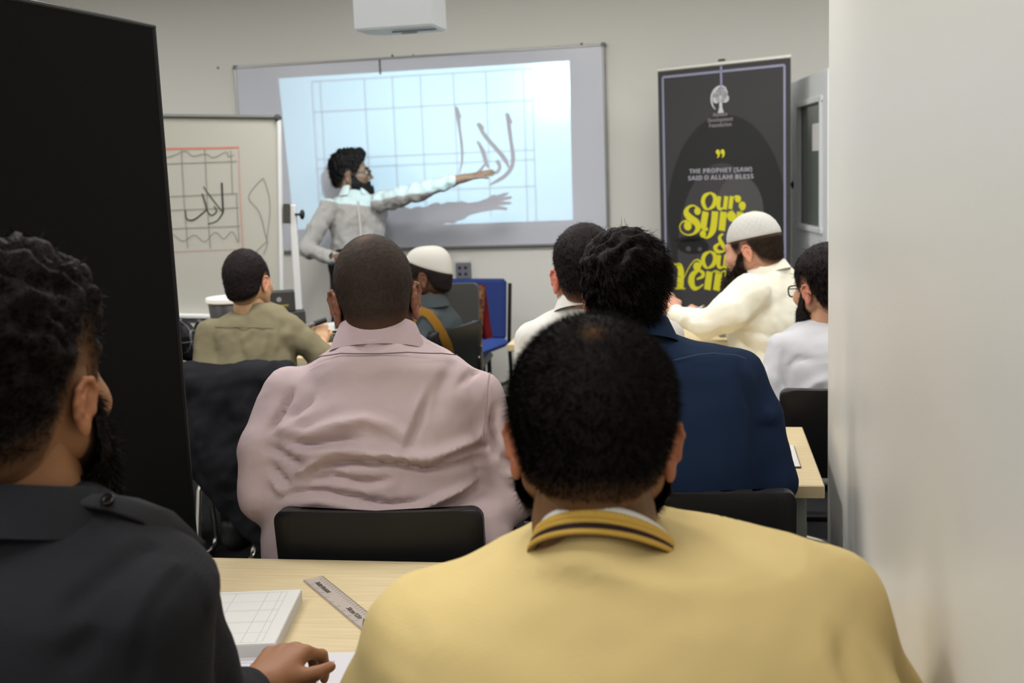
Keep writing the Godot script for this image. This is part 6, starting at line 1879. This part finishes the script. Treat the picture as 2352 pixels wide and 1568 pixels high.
	el = [Vector3(-0.5993, 0.8306, -2.8842), Vector3(-0.2161, 0.8157, -2.9669)]
	wr = [Vector3(-0.5745, 0.8028, -3.2478), Vector3(-0.3354, 0.7935, -3.2994)]
	f.chain([Vector3(-0.5871, 0.9842, -2.9101), el[0], wr[0]], [0.05, 0.045, 0.038], 0.02)
	f.chain([Vector3(-0.2433, 0.9731, -2.9846), el[1], wr[1]], [0.052, 0.045, 0.038], 0.02)
	s = garment(f, 0.012, 0.006, 81, 7.0)
	s.normals()
	var white := cloth(Color(0.80, 0.79, 0.765), 160.0)
	part("shirt", s.commit(root), white, p, "white shirt")
	part("collar", collar_mesh(Vector3(-0.4457, 1.0608, -2.953), Vector3(-0.40, 0.15, 0.0), Vector2(0.066, 0.062), Vector2(0.084, 0.078), 0.040, root, 0.25), white, p)
	nk = Field.new()
	nk.loft([[1.0356, -0.4431, -2.9498, 0.0432, 0.05], [0.9662, -0.4181, -2.9448, 0.1441, 0.08], [0.8407, -0.4189, -2.9257, 0.1441, 0.09], [0.55, -0.4189, -2.9257, 0.1398, 0.09]], 0.0, 0.02)
	body(p, spec, nk, [hand(wr[0], Vector3(0.4, -0.3, -0.8), Vector3(0, 1, 0), -1.0, [0.5, 0.5, 0.55, 0.6], 0.06, 1.0, 0.0085), hand(wr[1], Vector3(-0.3, -0.3, -0.8), Vector3(0, 1, 0), 1.0, [0.5, 0.5, 0.55, 0.6], 0.06, 1.0, 0.0085)])
	sitting_legs(p, root, Vector3(-0.4132, 0.53, -2.9269), 0.0, dark_cloth)

	# ---------------- man in the knitted cap and cream robe
	spec = {"root": Vector3(0.0294, 0, -4.1721), "head": Vector3(-0.0212, 1.109, -4.2141), "turn": 62.0, "pitch": -14.0, "roll": 0.0, "size": 1.0, "skin": Color(0.50, 0.26, 0.17), "ear": Color(0.56, 0.25, 0.16), "neck_base": Vector3(0.0308, 0.9926, -4.208), "neck": 0.95,
		"hair_colour": Color(0.022, 0.015, 0.011), "hair": {"thick": 0.006, "amp": 0.002, "fade": 0.03, "strands": 2500, "length": 0.008, "strand_width": 0.0012, "seed": 23, "below": Vector2(0.046, -0.04)}, "beard": {"thick": 0.022, "long": 0.045, "amp": 0.006, "freq": 90.0, "strands": 2500, "length": 0.02, "strand_width": 0.0012},
		"cap": {"rim": 0.048, "tilt": -0.04, "top": 0.142, "power": 2.1, "ribs": 0.0012}}
	p = person("person", spec, "bearded man in a knitted white cap and cream robe writing at the desk")
	root = spec.root
	part("cap", cap_mesh(spec), cloth(Color(0.72, 0.71, 0.69), 70.0, 0.2, 0.9), p, "white knitted skullcap")
	f = Field.new()
	f.loft([[1.0647, 0.0296, -4.2186, 0.058, 0.056], [1.0271, 0.0294, -4.2129, 0.125, 0.078], [0.9645, 0.029, -4.2033, 0.18, 0.108], [0.8828, 0.0348, -4.1922, 0.19, 0.124], [0.7885, 0.0404, -4.1792, 0.19, 0.13], [0.6631, 0.0427, -4.1608, 0.19, 0.13], [0.48, 0.0427, -4.1608, 0.1843, 0.13]], deg_to_rad(58.0), 0.02, 2.3)
	el = [Vector3(-0.1836, 0.8713, -3.9661), Vector3(-0.1449, 0.8027, -4.5338)]
	wr = [Vector3(-0.2906, 0.8975, -4.0809), Vector3(-0.1929, 0.8258, -4.5473)]
	f.chain([Vector3(-0.0347, 0.9714, -4.0349), Vector3(-0.1088, 0.9148, -3.9789), el[0]], [0.072, 0.062, 0.050], 0.03)
	f.chain([el[0], wr[0]], [0.048, 0.036], 0.02)
	f.chain([Vector3(-0.0166, 0.9398, -4.3759), el[1], wr[1]], [0.06, 0.05, 0.038], 0.03)
	s = garment(f, 0.010, 0.009, 91, 9.0)
	for q in [[[Vector2(-0.0834, 0.8526), Vector2(-0.0087, 0.8346), Vector2(0.0809, 0.8159)], 0.01, -0.01], [[Vector2(-0.0758, 0.8674), Vector2(-0.0084, 0.8875), Vector2(0.0442, 0.9309)], 0.01, -0.007], [[Vector2(-0.0835, 0.8299), Vector2(-0.0389, 0.7828), Vector2(-0.0093, 0.7362)], 0.01, -0.009], [[Vector2(-0.0682, 0.8823), Vector2(-0.0232, 0.9184), Vector2(0.0069, 0.9475)], 0.012, 0.005], [[Vector2(-0.0983, 0.8607), Vector2(-0.1582, 0.8404), Vector2(-0.2181, 0.8382)], 0.012, -0.007], [[Vector2(-0.158, 0.8858), Vector2(-0.2028, 0.883), Vector2(-0.2477, 0.8893)], 0.01, 0.006], [[Vector2(-0.0535, 0.8439), Vector2(0.0211, 0.8107), Vector2(0.0807, 0.7781)], 0.011, 0.006], [[Vector2(-0.0687, 0.8066), Vector2(-0.0016, 0.7737), Vector2(0.0656, 0.7484)], 0.01, -0.006], [[Vector2(-0.2777, 0.8753), Vector2(-0.2551, 0.9047), Vector2(-0.2326, 0.9038)], 0.008, 0.006]]:
		s.fold(q[0], q[1], q[2])
	s.normals()
	var cream := cloth(Color(0.85, 0.835, 0.775), 130.0)
	part("robe", s.commit(root), cream, p, "loose cream robe")
	part("collar", collar_mesh(Vector3(0.0326, 1.0364, -4.215), Vector3(-0.30, deg_to_rad(58.0), 0.0), Vector2(0.060, 0.060), Vector2(0.070, 0.070), 0.026, root, 0.3), cream, p)
	nk = Field.new()
	nk.loft([[1.0083, 0.0309, -4.2104, 0.05, 0.05], [0.8828, 0.0348, -4.1922, 0.12, 0.09], [0.55, 0.0348, -4.1922, 0.1164, 0.09]], deg_to_rad(58.0), 0.02)
	body(p, spec, nk, [hand(wr[0], Vector3(-0.0397, 0.0464, -0.0396), Vector3(0.4, 0.6, 0.5), 1.0, [0.4, 0.45, 0.5, 0.55], 0.06, 1.0, 0.005), hand(wr[1], Vector3(-0.0565, 0.0322, 0.0283), Vector3(0, 1, 0.2), -1.0, [0.7, 0.7, 0.8, 0.85], 0.06, 1.0, 0.005)])
	sitting_legs(p, root, Vector3(0.0433, 0.53, -4.1751), deg_to_rad(30.0), cream)
	var ka := Vector3(-0.2539, 0.8565, -4.4763)
	var kb := Vector3(-0.2135, 0.8787, -4.4886)
	var kp := thing("pen", "slim pale pen in the cream-robed man's right hand", "pen", ka)
	part("barrel", Build.new().tube([Vector3.ZERO, (kb - ka) * 0.8], 0.006, 10).mesh(), mat(Color(0.75, 0.75, 0.82), 0.3), kp)
	part("pen_cap", Build.new().tube([(kb - ka) * 0.8, kb - ka], 0.0062, 10).mesh(), mat(Color(0.5, 0.45, 0.1), 0.3), kp)

	# ---------------- man in glasses and a white sweatshirt
	spec = {"root": Vector3(0.2163, 0, -3.485), "head": Vector3(0.1937, 1.0353, -3.5258), "turn": 33.0, "pitch": -8.0, "roll": 0.0, "size": 1.0, "skin": Color(0.50, 0.27, 0.17), "ear": Color(0.52, 0.20, 0.13), "neck_base": Vector3(0.211, 0.9214, -3.5124), "splay": 20.0, "stubble": 1.0,
		"hair": {"thick": 0.016, "amp": 0.002, "freq": 50.0, "lift": 0.25, "fade": 0.03, "sides": 0.55, "strands": 6000, "length": 0.018, "strand_width": 0.0011, "seed": 27}, "beard": {"thick": 0.014, "long": 0.012, "amp": 0.004, "freq": 90.0, "strands": 2000, "length": 0.012, "strand_width": 0.001}}
	p = person("person", spec, "bearded man in black glasses and white sweatshirt beside the wall end")
	root = spec.root
	part("glasses", glasses_mesh(spec), ink_black, p, "black-framed glasses")
	f = Field.new()
	f.loft([[0.9534, 0.2247, -3.5203, 0.0848, 0.06], [0.9341, 0.2188, -3.516, 0.1236, 0.078], [0.8952, 0.216, -3.5095, 0.1656, 0.1], [0.8367, 0.215, -3.5005, 0.186, 0.112], [0.7327, 0.215, -3.4847, 0.1893, 0.116], [0.5636, 0.2153, -3.4592, 0.184, 0.12], [0.48, 0.2153, -3.4592, 0.1785, 0.12]], 0.0, 0.02, 2.4)
	el = [Vector3(0.0447, 0.6592, -3.4152), Vector3(0.3998, 0.6454, -3.4918)]
	wr = [Vector3(0.0745, 0.6715, -3.755), Vector3(0.3541, 0.6607, -3.8153)]
	f.chain([Vector3(0.0693, 0.8684, -3.473), Vector3(0.0379, 0.7805, -3.4423), el[0]], [0.052, 0.044, 0.040], 0.015)
	f.chain([el[0], wr[0]], [0.04, 0.036], 0.015)
	f.chain([Vector3(0.3649, 0.8569, -3.5367), el[1], wr[1]], [0.052, 0.045, 0.038], 0.02)
	s = garment(f, 0.010, 0.006, 101, 7.0)
	for q in [[[Vector2(0.0724, 0.7621), Vector2(0.0851, 0.8243), Vector2(0.1039, 0.8462), Vector2(0.1659, 0.8463)], 0.01, -0.008], [[Vector2(0.0668, 0.8752), Vector2(0.0639, 0.8), Vector2(0.0722, 0.737)], 0.009, -0.01], [[Vector2(0.1219, 0.7476), Vector2(0.1531, 0.7778), Vector2(0.1966, 0.7949)], 0.012, 0.007], [[Vector2(0.1342, 0.7283), Vector2(0.1653, 0.7522), Vector2(0.2026, 0.7633)], 0.01, -0.006]]:
		s.fold(q[0], q[1], q[2])
	s.normals()
	part("sweatshirt", s.commit(root), cloth(Color(0.72, 0.715, 0.73), 110.0), p, "plain white sweatshirt")
	nk = Field.new()
	nk.loft([[0.9209, 0.2239, -3.5152, 0.0526, 0.05], [0.8627, 0.2171, -3.5049, 0.1249, 0.08], [0.7326, 0.2163, -3.485, 0.1249, 0.09], [0.55, 0.2163, -3.485, 0.1211, 0.09]], 0.0, 0.02)
	body(p, spec, nk, [hand(wr[0], Vector3(0.2, -0.3, -0.8), Vector3(0, 1, 0), -1.0, [0.5, 0.5, 0.55, 0.6], 0.06, 1.0, 0.0085), hand(wr[1], Vector3(-0.3, -0.3, -0.8), Vector3(0, 1, 0), 1.0, [0.5, 0.5, 0.55, 0.6], 0.06, 1.0, 0.0085)])
	sitting_legs(p, root, Vector3(0.2342, 0.54, -3.4688), 0.0, cloth(Color(0.50, 0.50, 0.50), 100.0))

	# ---------------- the instructor at the board
	spec = {"root": Vector3(-2.4446, 0, -6.6468), "head": Vector3(-2.4817, 1.4493, -6.7641), "turn": -76.0, "pitch": 2.0, "roll": 0.0, "size": 1.05, "skin": Color(0.22, 0.115, 0.075), "ear": Color(0.25, 0.12, 0.08), "neck_base": Vector3(-2.4718, 1.3227, -6.7471), "stubble": 1.0,
		"hair": {"thick": 0.028, "amp": 0.010, "freq": 40.0, "fade": 0.03, "sides": 0.55, "quiff": 0.022, "strands": 4000, "length": 0.02, "strand_width": 0.0016, "lift": 0.5, "seed": 33}, "beard": {"thick": 0.016, "long": 0.008, "amp": 0.004, "freq": 80.0, "strands": 1500, "length": 0.012, "strand_width": 0.0015}}
	p = person("person", spec, "bearded instructor in glasses and white shirt pointing at the projected letters")
	root = spec.root
	part("glasses", glasses_mesh(spec), mat(Color(0.12, 0.12, 0.14), 0.3), p, "thin-rimmed glasses")
	f = Field.new()
	f.loft([[1.3599, -2.461, -6.7552, 0.06, 0.058], [1.3219, -2.4506, -6.7517, 0.125, 0.078], [1.2627, -2.4456, -6.7438, 0.18, 0.1], [1.1741, -2.4461, -6.7303, 0.182, 0.112], [1.0533, -2.4469, -6.7119, 0.165, 0.112], [0.9191, -2.4477, -6.6914, 0.16, 0.11], [0.7446, -2.4487, -6.6648, 0.17, 0.115], [0.86, -2.4487, -6.6648, 0.1649, 0.115]], deg_to_rad(203.0), 0.02, 2.3)
	el = [Vector3(-2.6847, 1.0115, -6.4665), Vector3(-2.0135, 1.3348, -6.6021)]
	wr = [Vector3(-2.4784, 0.9678, -6.3607), Vector3(-1.7713, 1.3945, -6.5405)]
	f.chain([Vector3(-2.5874, 1.2555, -6.6182), Vector3(-2.6423, 1.1358, -6.5361), el[0]], [0.062, 0.056, 0.052], 0.02)
	f.chain([el[0], wr[0]], [0.050, 0.040], 0.015)
	f.chain([Vector3(-2.2664, 1.286, -6.6732), Vector3(-2.1348, 1.3093, -6.6334), el[1], wr[1]], [0.064, 0.060, 0.054, 0.042], 0.025)
	s = garment(f, 0.011, 0.016, 111, 11.0)
	s.normals()
	part("shirt", s.commit(root), cloth(Color(0.70, 0.695, 0.685), 120.0), p, "white long-sleeved shirt")
	part("collar", collar_mesh(Vector3(-2.4664, 1.3386, -6.7507), Vector3(0.12, deg_to_rad(203.0), 0.0), Vector2(0.066, 0.062), Vector2(0.092, 0.086), 0.045, root, 0.45), cloth(Color(0.74, 0.735, 0.72), 120.0), p)
	part("button_placket", Build.new().tube([Vector3(-2.3797, 1.293, -6.5663), Vector3(-2.3682, 1.1935, -6.5487), Vector3(-2.3605, 1.0362, -6.5317)], 0.008, 6).mesh(root), cloth(Color(0.80, 0.79, 0.77), 120.0), p)
	part("watch", Build.new().tube([Vector3(-2.4922, 0.9675, -6.3679), Vector3(-2.469, 0.9678, -6.3576)], 0.035, 20).mesh(root), mat(Color(0.03, 0.03, 0.03), 0.35), p, "dark wristwatch")
	nk = Field.new()
	nk.loft([[1.3225, -2.4665, -6.7483, 0.045, 0.045], [1.1748, -2.4647, -6.7263, 0.11, 0.08], [0.9, -2.4647, -6.7263, 0.1067, 0.08]], deg_to_rad(203.0), 0.02)
	nk.chain([Vector3(-2.4459, 1.2143, -6.7365), Vector3(-2.2879, 1.2853, -6.7201), el[1], wr[1], Vector3(-1.6906, 1.4095, -6.54)], [0.025, 0.02, 0.028, 0.029, 0.027], 0.01)
	nk.chain([Vector3(-2.4458, 1.2412, -6.7406), Vector3(-2.5876, 1.2237, -6.6133), el[0], wr[0], Vector3(-2.4408, 0.9679, -6.3483)], [0.025, 0.02, 0.028, 0.029, 0.027], 0.01)
	body(p, spec, nk, [hand(Vector3(-1.6856, 1.4093, -6.5411), Vector3(0.1629, 0.0268, -0.0195), Vector3(0.12, 0.95, 0.35), -1.0, [0.04, 0.06, 0.08, 0.12], 0.16, 0.95, 0.004, 0.0), hand(Vector3(-2.4408, 0.9679, -6.3483), Vector3(1, -0.1, 0.2), Vector3(0, 0.4, 1), 1.0, [0.5, 0.5, 0.6, 0.6], 0.06, 1.0, 0.005)])
	var tf := Field.new()
	var hip := Vector3(-2.4486, 0.92, -6.6669)
	tf.ell(hip, Vector3(0.175, 0.12, 0.12), 0.05, Basis(Vector3.UP, 0.3))
	for q in [-1.0, 1.0]:
		tf.chain([hip + Vector3(q * 0.09, -0.05, 0), Vector3(hip.x + q * 0.11, 0.50, hip.z + 0.02), Vector3(hip.x + q * 0.13, 0.07, hip.z)], [0.085, 0.066, 0.058], 0.04)
	part("trousers", tf.mesh(0.018).commit(root), cloth(Color(0.16, 0.17, 0.19), 100.0), p)
	for q in [-1.0, 1.0]:
		var g := Field.new()
		var heel := Vector3(hip.x + q * 0.13, 0.045, hip.z - 0.03)
		g.cap(heel, heel + Vector3(0.05, 0, 0.18), 0.042, 0.036, 0.02)
		part("shoe", g.mesh(0.014).commit(root), shoe_mat, p)
